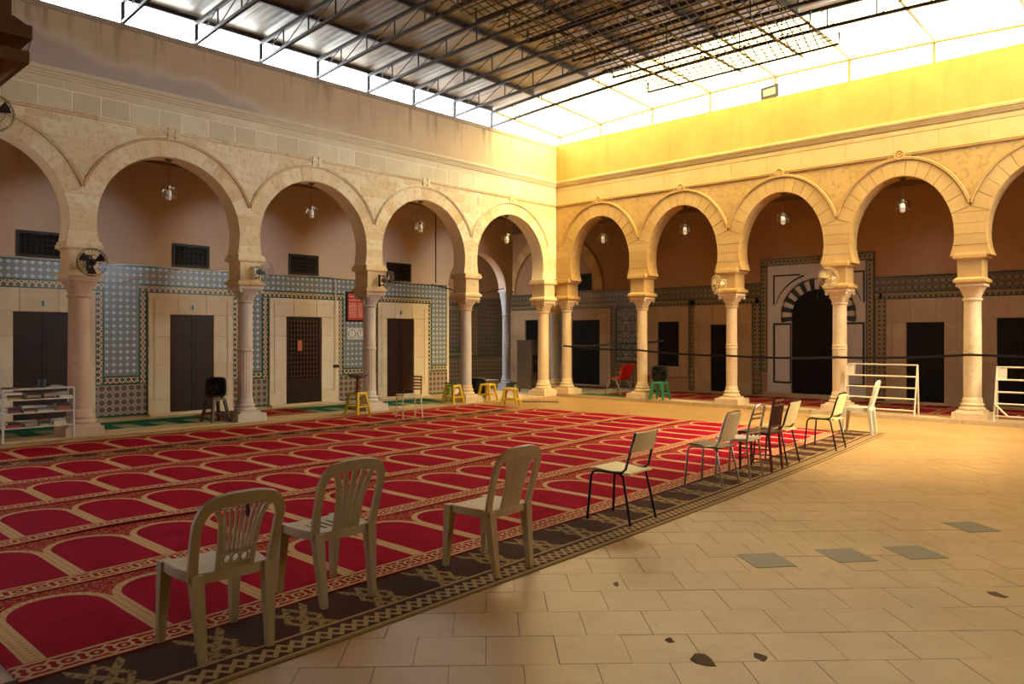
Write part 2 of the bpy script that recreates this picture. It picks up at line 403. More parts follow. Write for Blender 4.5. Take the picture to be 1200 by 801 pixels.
def voussoirs(parent, f, cols, A, mat, n, ks, name='voussoir', proud=.0):
    p2 = (cols[1] - cols[0]) / 2; t0 = math.acos(min(1, (p2 - .01) / A.ae))
    for k in ks:
        c = (cols[k] + cols[k + 1]) / 2
        for j in range(n):
            a0 = t0 + (math.pi - 2 * t0) * j / n; a1 = t0 + (math.pi - 2 * t0) * (j + 1) / n; g = .0035 / A.a
            ts = [a0 + g, (a0 + a1) / 2, a1 - g]
            poly = [A.inn(t) for t in ts] + [A.out(t, -.005) for t in ts[::-1]]
            stone(MB(), f, [(c + x, z) for x, z in poly], -.02, proud + rnd.uniform(-.002, .003), .005).build(name, mat, parent)
    return t0
def pier_stones(parent, f, cols, A, mat, t0, ks, edge=None):
    zi = A.inn(t0)[1]; zv = A.out(t0)[1]
    zs = [Z0 + (zi - Z0) * j / 4 for j in range(5)]
    for k in ks:
        u = cols[k]; p2 = (cols[1] - cols[0]) / 2
        L = lambda z: (u - p2 + A.half(z)) if not (edge is not None and k == 0) else edge
        Rr = lambda z: u + p2 - A.half(z)
        for j in range(4):
            za, zb = zs[j] + .003, zs[j + 1] - .003; m = (za + zb) / 2
            cut = [(L(za), Rr(za), L(zb), Rr(zb), L(m), Rr(m))]
            for l0, r0, l1, r1, lm, rm in cut:
                stone(MB(), f, [(l0, za), (r0, za), (rm, m), (r1, zb), (l1, zb), (lm, m)], -.02, rnd.uniform(-.002, .003), .005).build('pier_stone', mat, parent)
        z = zi + .003
        stone(MB(), f, [(L(z) + .004, z), (Rr(z) - .004, z), (u + .004, zv - .012), (u - .004, zv - .012)], -.02, .0, .005).build('pier_stone', mat, parent)
def hood(parent, f, cols, A, mat, ks, w=.06):
    p2 = (cols[1] - cols[0]) / 2; t0 = math.acos(min(1, p2 / (A.ae + w * .5)))
    for k in ks:
        c = (cols[k] + cols[k + 1]) / 2; rs = []
        for j in range(41):
            t = t0 + (math.pi - 2 * t0) * j / 40; pr = []
            for d, p in ((.0, -.01), (.0, .02), (.018, .036), (w * .55, .02), (w * .75, .034), (w, .016), (w, -.01)):
                x, z = A.out(t, d); pr.append(f(c + max(-p2, min(p2, x)), z, p))
            rs.append(pr)
        MB().rings(rs).build('hood_moulding', mat, parent, smooth=False)
def run_moulding(parent, f, u0, u1, prof, mat, name):
    pr = [[f(u, z, p) for z, p in prof] for u in (u0, u1)]
    return MB().rings(pr).build(name, mat, parent)
def courses(parent, f, u0, u1, z0, z1, w, mat, name, off=0., jit=.15, proud=0., g=.003):
    u = u0 - off * w
    while u < u1 - .02:
        v = u + w * rnd.uniform(1 - jit, 1 + jit); a, b = max(u, u0), min(v, u1)
        if b - a > .05: stone(MB(), f, [(a + g, z0 + .003), (b - g, z0 + .003), (b - g, z1 - .003), (a + g, z1 - .003)], -.02, proud + rnd.uniform(-.002, .002), .004).build(name, mat, parent)
        u = v
CORN = [(5.63, -.02), (5.63, .012), (5.655, .03), (5.68, .03), (5.685, .05), (5.72, .05), (5.725, .075), (5.765, .085), (5.77, .06), (5.80, .055), (5.81, -.02)]
STRING = [(5.105, -.02), (5.105, .012), (5.125, .03), (5.14, .018), (5.155, .034), (5.18, .014), (5.18, -.02)]

# left arcade
wl = setting('wall_left_arcade', 'long arcade wall of pale limestone blocks with five horseshoe arches in view')
f = fL(0.); TH = .40; UE = LCOLS[-1]
b_ = arcade_base(f, LCOLS, AL, TH, front=-.005, extra=((-.0, LCOLS[0]),)); wb(b_, f, 0, UE, ZTOP, 5.80, -TH, -.005); b_.build('wall_core', MORTAR_L, wl, recalc=False)
t0 = voussoirs(wl, f, LCOLS, AL, STONE_L, 15, range(5)); pier_stones(wl, f, LCOLS, AL, STONE_L, t0, range(6), edge=.003)
hood(wl, f, LCOLS, AL, STONE_L, range(5))
CH = .205
zr = AL.out(t0)[1] + .06
for k in range(0, 6):
    z = 3.96
    row = 0
    while z < 5.10:
        z1 = min(z + CH, 5.10); u = LCOLS[k]; p2 = 1.435
        xa, xb = AL.outx(max(z, AL.zc), .065), AL.outx(z1, .065)
        xa = p2 if xa is None else xa
        # spandrel over column k : from arch k-1 (left) to arch k (right)
        l0 = (u - p2 + (xa or 0)) if k else 0.004; r0 = u + p2 - (xa or 0)
        l1 = (u - p2 + (xb if xb is not None else 0)) if k else 0.004; r1 = u + p2 - (xb if xb is not None else 0)
        zz0 = z
        if r1 - l1 > .10:
            if r0 - l0 < .02: l0 = r0 = (l1 + r1) / 2; 
            W = r1 - l1; nb = max(1, round(W / .43)); cuts = [0] + [(j + (.5 if row % 2 else 0)) / nb for j in range(1 if not row % 2 else 0, nb)] + [1]
            cuts = sorted(set(cuts))
            for ca, cb in zip(cuts[:-1], cuts[1:]):
                ta, tb = l1 + W * ca, l1 + W * cb
                ba, bb = min(max(ta, l0), r0) if ca > 0 else l0, min(max(tb, l0), r0) if cb < 1 else r0
                poly = [(ba + .003, z + .003), (bb - .003, z + .003), (tb - .003, z1 - .003), (ta + .003, z1 - .003)]
                if bb - ba < .012: poly = [((ba + bb) / 2, z + .003), (tb - .003, z1 - .003), (ta + .003, z1 - .003)]
                stone(MB(), f, poly, -.02, rnd.uniform(-.003, .003), .005).build('ashlar_block', STONE_L, wl)
        z = z1; row += 1
courses(wl, f, 0.004, UE - 2, 5.185, 5.49, .44, STONE_F, 'frieze_block', g=.010)
courses(wl, f, 0.004, UE - 2, 5.50, 5.625, 1.1, STONE_F, 'frieze_band')
for a in range(6):
    ua = a * 2.9; run_moulding(wl, f, ua + .001, min(ua + 2.899, UE), CORN, STONE_F, 'cornice'); run_moulding(wl, f, ua + .001, min(ua + 2.899, UE), STRING, STONE_L, 'string_course')
for k in range(5):
    c = (LCOLS[k] + LCOLS[k + 1]) / 2
    bm_ = MB(); wb(bm_, f, c - .10, c - .03, 5.0, 5.2, -.01, .04); wb(bm_, f, c + .03, c + .10, 5.0, 5.2, -.01, .04); wb(bm_, f, c - .05, c + .05, 5.06, 5.15, -.01, .028); bm_.build('crown_knot', STONE_L, wl)
pm = MB(); wb(pm, f, -.4, UE, 5.80, 6.70, -TH, -.004); pm.build('parapet', PAR_L, wl)
COPING = plain('grey_mortar_coping', '#a0927e', .9, 0, .25, 6, .3)
for k in range(6):
    cp = MB(); wb(cp, f, -.4 + k * 3.02, -.4 + k * 3.02 + 3.01, 6.70, 6.79, -TH - .02, .012); cp.build('coping', COPING, wl)

# right arcade
wr = setting('wall_right_arcade', 'arcade wall of golden plaster with rounded horseshoe arches under an ochre parapet')
f = fR(0.); UR = RCOLS[-1]
b_ = arcade_base(f, RCOLS, AR, TH, extra=((-.4, RCOLS[0]),)); wb(b_, f, -.4, UR, ZTOP, 5.80, -TH, -.012); b_.build('wall_core', MORTAR_R, wr, recalc=False)
t0 = voussoirs(wr, f, RCOLS, AR, STONE_R, 13, range(5)); pier_stones(wr, f, RCOLS, AR, STONE_R, t0, range(6), edge=.003)
hood(wr, f, RCOLS, AR, STONE_R, range(5))
courses(wr, f, 0.004, UR, 5.185, 5.52, .85, STONE_RF, 'frieze_block', proud=-.003)
courses(wr, f, 0.004, UR, 5.53, 5.625, 1.3, STONE_RF, 'frieze_band', proud=-.003)
for a in range(5):
    ua = a * 2.95; run_moulding(wr, f, ua + .001, ua + 2.949, CORN, STONE_RF, 'cornice'); run_moulding(wr, f, ua + .001, ua + 2.949, STRING, STONE_R, 'string_course')
def torus(mb, f, u, z, p, r, t, n=18, m=6):
    rs = []
    for i in range(n + 1):
        a = 2 * math.pi * i / n
        rs.append([f(u + (r + t * math.cos(b)) * math.cos(a), z + (r + t * math.cos(b)) * math.sin(a), p + t * math.sin(b)) for b in [2 * math.pi * j / m for j in range(m)]])
    return mb.rings(rs, False)
for k in range(5):
    c = (RCOLS[k] + RCOLS[k + 1]) / 2; m_ = MB(); torus(m_, f, c, 5.14, .02, .085, .022); torus(m_, f, c, 5.14, .02, .035, .018)
    torus(m_, f, c - .15, 5.12, .012, .05, .016); torus(m_, f, c + .15, 5.12, .012, .05, .016); m_.build('crown_scroll', STONE_R, wr, smooth=True)
pm = MB(); wb(pm, f, -.4, UR, 5.80, 6.80, -TH, -.004); pm.build('parapet', PAR_R, wr)

# near arcade, beside and above the viewer
wn = setting('wall_near_arcade', 'shaded near arcade wall beside the viewer')
f = fS(-15.36); NCOLS = [9.99 - 2.87 * k for k in range(4)][::-1]
b_ = arcade_base(f, NCOLS, AL, TH, front=0., extra=((-1, NCOLS[0]), (NCOLS[-1], NCOLS[-1] + .18))); wb(b_, f, -1, NCOLS[-1] + .18, ZTOP, 7.2, -TH, 0.)
NA = []
for j in range(33):
    t = math.pi * j / 32; NA.append((12.18 - 2.0 * math.cos(t), 3.5 + 1.35 * math.sin(t)))
for (xa, za), (xb, zb) in zip(NA[:-1], NA[1:]):
    for p in (0., -TH): b_.add([f(xa, za, p), f(xb, zb, p), f(xb, 7.2, p), f(xa, 7.2, p)], [(0, 1, 2, 3)])
    b_.add([f(xa, za, 0.), f(xb, zb, 0.), f(xb, zb, -TH), f(xa, za, -TH)], [(0, 1, 2, 3)])
wb(b_, f, 14.18, 18, 0, 7.2, -TH, 0.); wb(b_, f, 9.99 - .18, 10.18, Z0, 3.52, -TH, 0.)
b_.build('wall_core', MORTAR_R, wn, recalc=False)
we = setting('wall_east_unseen', 'unseen plaster wall, stepped in height to shape the daylight')
MB().box(15.4, 15.8, -19, -6.5, 0, 7.26).build('wall_core', MORTAR_R, we); MB().box(15.4, 15.8, -6.5, 6, 0, 5.2).build('wall_core', MORTAR_R, we)  # unseen: south part raised to darken the foreground, north part low for daylight
wbk = setting('wall_behind', 'plain plaster wall at the back of the near gallery')
MB().box(-3, 15.8, -19.2, -18.9, 0, 5.1).build('wall_core', GP_R, wbk)

# ------------------------------------------------------------------ gallery floors, ceilings, back walls
GLF, GRF = .03, .08
pl = MB().box(-2.3, .10, -17, .4, -.05, GLF).build('floor_left_gallery', KERB); tag(pl, 'low stone platform along the left gallery', None, None, 'structure')
pl = setting('floor_right_gallery', 'stone platform of the right gallery with a worn kerb')
MB().box(.0, 15.4, .1, 3, -.05, GRF).build('platform', KERB, pl)
for k in range(11): MB().frus(.0 + k * 1.4, 1.394 + k * 1.4, -.14, .1, -.02, .004 + k * 1.4, 1.39 + k * 1.4, -.13, .1, GRF).build('kerb_stone', KERB, pl)
pn = MB().box(9.72, 15.4, -18.9, -15.34, -.05, .14).box(-1, 9.72, -18.9, -15.7, -.05, .14).build('floor_near_gallery', KERB); tag(pn, 'stone platform of the near gallery', None, None, 'structure')
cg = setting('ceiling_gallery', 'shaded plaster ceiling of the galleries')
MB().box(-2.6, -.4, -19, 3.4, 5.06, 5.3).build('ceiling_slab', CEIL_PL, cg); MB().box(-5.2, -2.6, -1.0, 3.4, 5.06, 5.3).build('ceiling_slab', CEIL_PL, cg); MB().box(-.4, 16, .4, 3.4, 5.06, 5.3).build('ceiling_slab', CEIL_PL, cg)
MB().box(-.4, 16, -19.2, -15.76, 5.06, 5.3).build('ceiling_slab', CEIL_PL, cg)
GX, GY = -2.3, 3.0
wgl = setting('wall_left_gallery', 'beige plaster gallery wall over a patterned tile dado'); wgr = setting('wall_right_gallery', 'orange brown plaster gallery wall over a dark tile dado')
MB().box(GX - .3, GX, -17, -1.87, 0, 5.06).build('plaster', GP_L, wgl)
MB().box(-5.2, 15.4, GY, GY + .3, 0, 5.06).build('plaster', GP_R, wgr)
def dado(parent, f, frames, ua, ub, star, ros, bor, grn, zt=2.97, top=2.475, bw=.165, floorz=.03, skip=()):
    w = MB
    segs = []; prev = ua
    def strip(u0, u1, z0, z1, mat, name, p=.02): m = MB(); wb(m, f, u0, u1, z0, z1, 0, p); return m.build(name, mat, parent)
    def border(u0, u1, z0, z1):
        m = MB(); g = .026
        wb(m, f, u0, u1, z0, z1, 0, .02, 0)
        if u1 - u0 > z1 - z0: wb(m, f, u0, u1, z0, z0 + g, 0, .023, 1); wb(m, f, u0, u1, z1 - g, z1, 0, .023, 1)
        else: wb(m, f, u0, u0 + g, z0, z1, 0, .0235, 1); wb(m, f, u1 - g, u1, z0, z1, 0, .0235, 1)
        return m.build('tile_border', [bor, grn], parent)
    zb = top + bw
    strip(ua, ub, zb, zt, star, 'tile_band', .016); strip(ua, ub, zt, zt + .03, grn, 'tile_edge', .024)
    fr = sorted(frames)
    for a, b in fr: border(max(ua, a - bw), min(ub, b + bw), top, zb)
    edges = [(None, ua)] + [(a, b) for a, b in fr] + [(ub, None)]
    for (x0, l), (r, x1) in zip(edges[:-1], edges[1:]):
        if r - l < .05: continue
        hasl, hasr = x0 is not None, x1 is not None
        if r - l < 2 * bw + .06:
            border(l, r, .68, top)
        else:
            pl_, pr_ = l + (bw if hasl else 0), r - (bw if hasr else 0)
            if hasl: border(l, pl_, .68, top)
            if hasr: border(pr_, r, .68, top)
            if (l, r) not in skip: strip(pl_, pr_, .68 + bw, zb, star, 'tile_panel', .016)
            border(pl_, pr_, .68, .68 + bw)
        strip(l, r, floorz + .06, .68, ros, 'rosette_tile_panel', .016)
        for q in (l, r): strip(q - .009, q + .009, floorz + .06, .68, grn, 'tile_edge', .022)
        strip(l, r, .672, .69, grn, 'tile_edge', .0245); strip(l, r, floorz + .03, floorz + .06, grn, 'tile_edge', .0245)
LF = [(2.64, 4.29), (5.45, 7.27), (8.13, 9.9), (10.87, 12.75)]
dado(wgl, fL(GX), LF, 1.93, 14.5, T_STAR, T_ROS, T_BOR, GREEN)
m_ = MB(); wb(m_, fL(GX), 1.87, 1.93, 0, 3.0, -.02, .035); m_.build('corner_strip', FRAME_STONE, wgl)
RF = [(-4.45, -2.5), (-1.94, -.32), (.99, 2.33), (2.52, 4.2), (4.44, 7.25), (7.52, 9.11), (9.44, 11.1)]
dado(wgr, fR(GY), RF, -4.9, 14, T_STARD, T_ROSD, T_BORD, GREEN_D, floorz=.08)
m_ = MB(); wb(m_, fR(GY), -.12, .74, .9, 2.45, 0, .026, 0); m_.build('arabesque_panel', T_ARA, wgr)
m_ = MB()
for q in ((-.14, .76, 2.45, 2.48), (-.14, .76, .87, .9), (-.14, -.11, .87, 2.48), (.73, .76, .87, 2.48)): wb(m_, fR(GY), *q, 0, .032)
m_.build('panel_edge', GREEN_D, wgr)

dn = [0]
PLQ = plain('white_enamel', '#cfd4cf', .3); TEAL = plain('teal_enamel', '#1e6a5c', .3)
def door(f, la, lb, a, b, zl, zt, stone_m, wood, fz, style='leaf', plaque=True, p=.07, zbot=None):
    dn[0] += 1; d = setting('door_%d' % dn[0], {'leaf': 'double leaf wooden door in a pale stone surround', 'grille': 'wooden door with an iron lattice upper half in a stone surround'}[style])
    zb = fz if zbot is None else zbot; n = 4
    for u0, u1 in ((a, la), (lb, b)):
        if u1 - u0 < .05: continue
        hz = [zb + (zl - zb) * q for q in (0, .16, .50, .78, 1)]
        for z0, z1 in zip(hz[:-1], hz[1:]): stone(MB(), f, [(u0 + .002, z0 + .002), (u1 - .002, z0 + .002), (u1 - .002, z1 - .002), (u0 + .002, z1 - .002)], 0, p, .006).build('jamb_stone', stone_m, d)
    w3 = (b - a) / 3
    for q in range(3): stone(MB(), f, [(a + w3 * q + .002, zl + .002), (a + w3 * (q + 1) - .002, zl + .002), (a + w3 * (q + 1) - .002, zt - .002), (a + w3 * q + .002, zt - .002)], 0, p, .006).build('lintel_stone', stone_m, d)
    ml = MB(); g = .11; h = .028
    for u0, u1, z0, z1 in ((a + g, b - g, zt - g - h, zt - g), (a + g, a + g + h, zb + .3, zt - g), (b - g - h, b - g, zb + .3, zt - g)): wb(ml, f, u0, u1, z0, z1, p, p + .014)
    ml.build('raised_fillet', stone_m, d)
    if zbot is not None: stone(MB(), f, [(a, zb - .0), (b, zb), (b, zb + .3), (a, zb + .3)], 0, p - .004, .006).build('sill_stone', stone_m, d)
    else: m = MB(); wb(m, f, a, b, fz, fz + .05, 0, p + .10); m.build('threshold', stone_m, d)
    zf = zb + .05 if zbot is None else zb + .30
    mid = (la + lb) / 2
    m = MB(); wb(m, f, la, lb, zf, zl, -.0, .012); m.build('rebate', WOOD_BK, d)
    if style == 'leaf':
        for u0, u1 in ((la + .012, mid - .004), (mid + .004, lb - .012)):
            m = MB(); wb(m, f, u0, u1, zf + .01, zl - .01, .01, .032)
            w = u1 - u0
            for k in range(4):
                z0 = zf + .08 + (zl - zf - .14) * k / 4; z1 = z0 + (zl - zf - .14) / 4 - .06; wb(m, f, u0 + .06, u1 - .06, z0, z1, .03, .04)
            m.build('door_leaf', wood, d)
        m = MB(); wb(m, f, mid - .11, mid + .11, zf + 1.35, zf + 1.375, .04, .06); wb(m, f, mid - .02, mid + .02, zf + 1.31, zf + 1.41, .04, .055); m.build('bolt', IRON, d)
    else:
        m = MB(); wb(m, f, la + .012, lb - .012, zf + .01, zf + .55, .01, .04)
        for u0, u1 in ((la + .012, la + .07), (lb - .07, lb - .012)): wb(m, f, u0, u1, zf + .5, zl - .01, .01, .045)
        wb(m, f, la + .05, lb - .05, zl - .08, zl - .01, .01, .045); m.build('door_leaf', wood, d)
        g = MB(); k = 0
        u = la + .11
        while u < lb - .08: wb(g, f, u - .007, u + .007, zf + .55, zl - .08, .03, .044); u += .085
        z = zf + .62
        while z < zl - .1: wb(g, f, la + .07, lb - .07, z - .007, z + .007, .034, .048); z += .105
        g.build('lattice', plain('brown_lattice', '#5a2c18', .5), d)
        m = MB(); wb(m, f, mid + .05, mid + .17, 1.28, 1.52, .05, .06); m.build('paper_notice', plain('orange_paper', '#b86a48', .8), d)
    if plaque:
        m = MB(); wb(m, f, mid - .04, mid + .04, zl + .08, zl + .22, p, p + .012); q = m.build('number_plaque', PLQ, d)
        m = MB(); wb(m, f, mid - .024, mid + .024, zl + .10, zl + .20, p + .012, p + .016); m.build('plaque_mark', TEAL, q)
    return d
FL, FR = fL(GX), fR(GY)
door(FL, 11.29, 12.22, 10.87, 12.75, 2.05, 2.475, FRAME_STONE, WOOD_D, GLF)
door(FL, 8.56, 9.47, 8.13, 9.9, 2.05, 2.475, FRAME_STONE, WOOD_D, GLF)
door(FL, 5.93, 6.85, 5.45, 7.27, 2.06, 2.475, FRAME_STONE, WOOD_D, GLF, 'grille', False)
door(FL, 3.13, 4.0, 2.64, 4.29, 2.07, 2.475, FRAME_STONE, WOOD_D, GLF)
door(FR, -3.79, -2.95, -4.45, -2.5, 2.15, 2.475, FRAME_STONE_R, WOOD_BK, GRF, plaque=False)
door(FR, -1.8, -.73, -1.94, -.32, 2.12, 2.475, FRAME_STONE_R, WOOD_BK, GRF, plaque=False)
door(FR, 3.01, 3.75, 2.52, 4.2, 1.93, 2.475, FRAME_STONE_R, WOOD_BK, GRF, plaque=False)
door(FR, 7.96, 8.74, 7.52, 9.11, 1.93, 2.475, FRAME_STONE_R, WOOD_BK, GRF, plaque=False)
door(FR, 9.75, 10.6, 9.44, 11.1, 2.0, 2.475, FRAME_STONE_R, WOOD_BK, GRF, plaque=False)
wn_ = [0]
def window(f, a, b, z0, z1, label, nu=7, nz=4, p=.03, wood=WOOD_D, fr=.05):
    wn_[0] += 1; w = setting('window_%d' % wn_[0], label)
    for u0, u1, q0, q1 in ((a, b, z1 - fr, z1), (a, b, z0, z0 + fr), (a, a + fr, z0 + fr, z1 - fr), (b - fr, b, z0 + fr, z1 - fr)):
        m = MB(); wb(m, f, u0, u1, q0, q1, 0, p); m.build('frame', wood, w)
    m = MB(); wb(m, f, a + fr, b - fr, z0 + fr, z1 - fr, 0, .006); m.build('dark_pane', VOID, w)
    for k in range(1, nu): u = a + fr + (b - a - 2 * fr) * k / nu; m = MB(); wb(m, f, u - .006, u + .006, z0 + fr, z1 - fr, .012, .022); m.build('bar', IRON, w)
    for k in range(1, nz): z = z0 + fr + (z1 - z0 - 2 * fr) * k / nz; m = MB(); wb(m, f, a + fr, b - fr, z - .006, z + .006, .014, .026); m.build('bar', IRON, w)
for a, b in ((11.43, 12.16), (8.63, 9.4), (5.98, 6.76), (3.19, 3.97)): window(FL, a, b, 3.03, 3.50, 'small dark barred window in a brown wooden frame above the tiles')
# shuttered niche on the right wall
wn_[0] += 1; w = setting('window_%d' % wn_[0], 'tall dark window in a square stone surround')
for u0, u1, z0, z1 in ((.99, 1.33, .47, 2.475), (2.03, 2.33, .47, 2.475), (1.33, 2.03, 2.03, 2.475), (1.33, 2.03, .47, .77)): stone(MB(), FR, [(u0 + .002, z0 + .002), (u1 - .002, z0 + .002), (u1 - .002, z1 - .002), (u0 + .002, z1 - .002)], 0, .07, .006).build('surround_stone', FRAME_STONE_R, w)
m_ = MB(); wb(m_, FR, 1.33, 2.03, .77, 2.03, 0, .01); m_.build('dark_pane', VOID, w)
for k in range(1, 6): m_ = MB(); wb(m_, FR, 1.33 + .7 * k / 6 - .008, 1.33 + .7 * k / 6 + .008, .77, 2.03, .015, .03); m_.build('bar', IRON, w)
# wide relieving arch and dark window over the corner doors
rs = MB(); ring = []
for j in range(15):
    t0_, t1_ = math.pi * j / 15, math.pi * (j + 1) / 15; tt = [t0_ + .002, (t0_ + t1_) / 2, t1_ - .002]
    stone(MB(), FR, [(-2.6 + 1.66 * math.cos(t), 3.04 + 1.62 * math.sin(t)) for t in tt] + [(-2.6 + 1.98 * math.cos(t), 3.04 + 1.9 * math.sin(t)) for t in tt[::-1]], 0, .10, .008).build('relieving_arch_stone', STONE_R, wgr)
window(FR, -2.3, -1.09, 3.04, 3.56, 'low dark window under the wide relieving arch', 4, 2, .04, WOOD_BK)

# striped marble portal
pt = setting('door_portal', 'tall arched double door with black and white striped marble arch')
UC, RC_, ZC_ = 5.915, .65, 2.13; p = .05
for u0, u1, z0, z1 in ((4.63, 4.98, .13, 3.42), (6.85, 7.06, .13, 3.42), (4.98, 6.85, 3.08, 3.42)):
    n = max(1, round((z1 - z0) / .5)); nu = max(1, round((u1 - u0) / .65))
    for i in range(n):
        for j in range(nu):
            a, b, c, d_ = u0 + (u1 - u0) * j / nu, u0 + (u1 - u0) * (j + 1) / nu, z0 + (z1 - z0) * i / n, z0 + (z1 - z0) * (i + 1) / n
            stone(MB(), FR, [(a + .001, c + .001), (b - .001, c + .001), (b - .001, d_ - .001), (a + .001, d_ - .001)], 0, p, .003).build('marble_slab', MARBLE_W, pt)
for sg in (-1, 1):
    N = 14; o_ = [(UC + sg * .935, 2.0)] + [(UC + sg * .935 * math.cos(math.pi / 2 * k / N), ZC_ + .935 * math.sin(math.pi / 2 * k / N)) for k in range(N + 1)]
    rs = [[FR(u, z, q) for q in (0, p)] for u, z in o_]; top = [[FR(UC + sg * .935, 2.0, q) for q in (0, p)]] + [[FR(UC + sg * .935, max(z, 2.0), q) for q in (0, p)] for u, z in o_[1:]]
    m_ = MB()
    poly = o_ + [(UC, 3.08), (UC + sg * .935, 3.08)]
    V = [FR(u, z, q) for q in (0, p) for u, z in poly]; n = len(poly)
    for k in range(len(o_) - 1):
        (ua, za), (ub2, zb2) = o_[k], o_[k + 1]; m_.add([FR(ua, za, p), FR(ub2, zb2, p), FR(ub2, 3.085, p), FR(ua, 3.085, p)], [(0, 1, 2, 3)])
    m_.build('spandrel_slab', MARBLE_W, pt)
    # black outline of the spandrel and of the lower panel
    il = MB(); q0, q1 = p, p + .008; ue = UC + sg * 1.13
    wb(il, FR, *sorted((ue, UC + sg * .42)), 3.14, 3.18, q0, q1); wb(il, FR, *sorted((ue, ue - sg * .04)), 2.42, 3.18, q0, q1)
    arc = [(UC + sg * 1.10 * math.cos(t), ZC_ + 1.02 * math.sin(t)) for t in [math.radians(17 + 56 * k / 12) for k in range(13)]]
    for (ua, za), (ub2, zb2) in zip(arc[:-1], arc[1:]):
        il.add([FR(ua, za, q1), FR(ub2, zb2, q1), FR(ub2, zb2 + .05, q1), FR(ua, za + .05, q1)], [(0, 1, 2, 3)])
    il.build('black_inlay', MARBLE_B, pt)
    m_ = MB(); wb(m_, FR, *sorted((UC + sg * .66, UC + sg * .935)), .13, 2.0, 0, p); m_.build('marble_slab', MARBLE_W, pt)
    il = MB(); a, b = sorted((UC + sg * .66, UC + sg * 1.13))
    wb(il, FR, a, b, 1.90, 1.95, q0, q1); wb(il, FR, a, b, .42, .47, q0, q1); wb(il, FR, *sorted((UC + sg * 1.13, UC + sg * 1.08)), .42, 1.95, q0, q1); wb(il, FR, *sorted((UC + sg * .66, UC + sg * .69)), .42, 1.95, q0, q1)
    il.build('black_inlay', MARBLE_B, pt)
nv = 23
for k in range(nv):
    a0, a1 = math.pi * (-.06 + 1.12 * k / nv), math.pi * (-.06 + 1.12 * (k + 1) / nv); ro = .92 if k % 2 == 0 else .88
    tt = [a0, (a0 + a1) / 2, a1]
    stone(MB(), FR, [(UC + RC_ * math.cos(t), ZC_ + RC_ * math.sin(t)) for t in tt] + [(UC + ro * math.cos(t), ZC_ + ro * math.sin(t)) for t in tt[::-1]], 0, p + .012, .003).build('voussoir', MARBLE_B if k % 2 == 0 else MARBLE_W, pt)
for sg in (-1, 1):
    m_ = MB(); pts = [(UC + sg * .005, .18), (UC + sg * .645, .18), (UC + sg * .645, ZC_)] + [(UC + sg * .645 * math.cos(math.pi / 2 * k / 10), ZC_ + .645 * math.sin(math.pi / 2 * k / 10)) for k in range(1, 10)] + [(UC + sg * .005, ZC_ + .645)]
    m_.rings([[FR(u, z, 0.) for u, z in pts], [FR(u, z, .025) for u, z in pts]]); m_.build('door_leaf', WOOD_BK, pt)
m_ = MB(); wb(m_, FR, 4.6, 7.1, .08, .18, 0, .26); m_.build('step', FRAME_STONE_R, pt)
for q in ((4.44, 7.25, 3.42, 3.60), (4.44, 4.62, .7, 3.42), (7.07, 7.25, .7, 3.42)):
    m_ = MB(); wb(m_, FR, *q, 0, .03, 0); g = .022
    for u0, u1, z0, z1 in ((q[0], q[0] + g, q[2], q[3]), (q[1] - g, q[1], q[2], q[3]), (q[0], q[1], q[3] - g, q[3]), (q[0], q[1], q[2], q[2] + g)): wb(m_, FR, u0, u1, z0, z1, 0, .034, 1)
    m_.build('tile_border', [T_BORD, GREEN_D], pt)

# corner bay: open arch, slender column, tiled room behind
cb = setting('wall_corner_room', 'tiled room behind the corner arch with brick above')
m_ = MB(); f = FL
wbarr = [(1.87 - 1.155 + 1.155 * math.cos(math.pi * k / 24), 2.95 + 1.06 * math.sin(math.pi * k / 24)) for k in range(25)]
for (ua, za), (ub2, zb2) in zip(wbarr[:-1], wbarr[1:]):
    for q in (0., -.3): m_.add([f(ua, za, q), f(ub2, zb2, q), f(ub2, 5.06, q), f(ua, 5.06, q)], [(0, 1, 2, 3)])
    m_.add([f(ua, za, 0), f(ub2, zb2, 0), f(ub2, zb2, -.3), f(ua, za, -.3)], [(0, 1, 2, 3)])
wb(m_, f, -.72, -.44, 2.95, 5.06, -.3, 0)
m_.build('arch_wall', GP_L, cb)
MB().box(-5.2, -4.9, -3, 3, 0, 5.06).build('brick_face', BRICK, cb); MB().box(-5.2, -2.6, -3.3, -3, 0, 5.06).build('plaster', GP_L, cb)
F5 = fL(-4.9); m_ = MB(); wb(m_, F5, -3, 3, .0, 2.9, 0, .02); m_.build('tile_panel', T_STARD, cb)
for q in ((-1.6, 2.8, .95, 1.13), (-1.6, 2.8, 2.45, 2.62), (-1.78, -1.6, .95, 2.62)):
    m_ = MB(); wb(m_, F5, *q, .02, .028, 0); wb(m_, F5, q[0], q[1], q[3] - .025, q[3], .02, .032, 1); wb(m_, F5, q[0], q[1], q[2], q[2] + .025, .02, .032, 1); m_.build('tile_border', [T_BORD, GREEN_D], cb)
m_ = MB(); wb(m_, F5, -3, 3, .05, .92, .02, .03); m_.build('rosette_tile_panel', T_ROSD, cb)
window(fL(-4.87), 1.45, 1.95, 1.2, 2.0, 'narrow window with bright blue glass in the tiled room', 3, 2, .03, WOOD_BK, .08)
m_ = MB(); wb(m_, fL(-4.87), 1.62, 1.74, 1.3, 1.9, 0, .012); m_.build('pane', plain('blue_glass', '#4a8a98', .2), cb)
for k in range(2): MB().box(-3.9 + k * .35, -3.0, -.2, .9, .03 + .13 * k, .16 + .13 * k).build('step', KERB, cb)
fcr = setting('floor_corner_room', 'stone floor of the corner bay and room'); MB().box(-5.2, -2.3, -3.3, 3, -.05, .03).build('floor_slab', KERB, fcr); MB().box(-2.3, 0, .4, 3, -.05, .03).build('floor_slab', KERB, fcr)

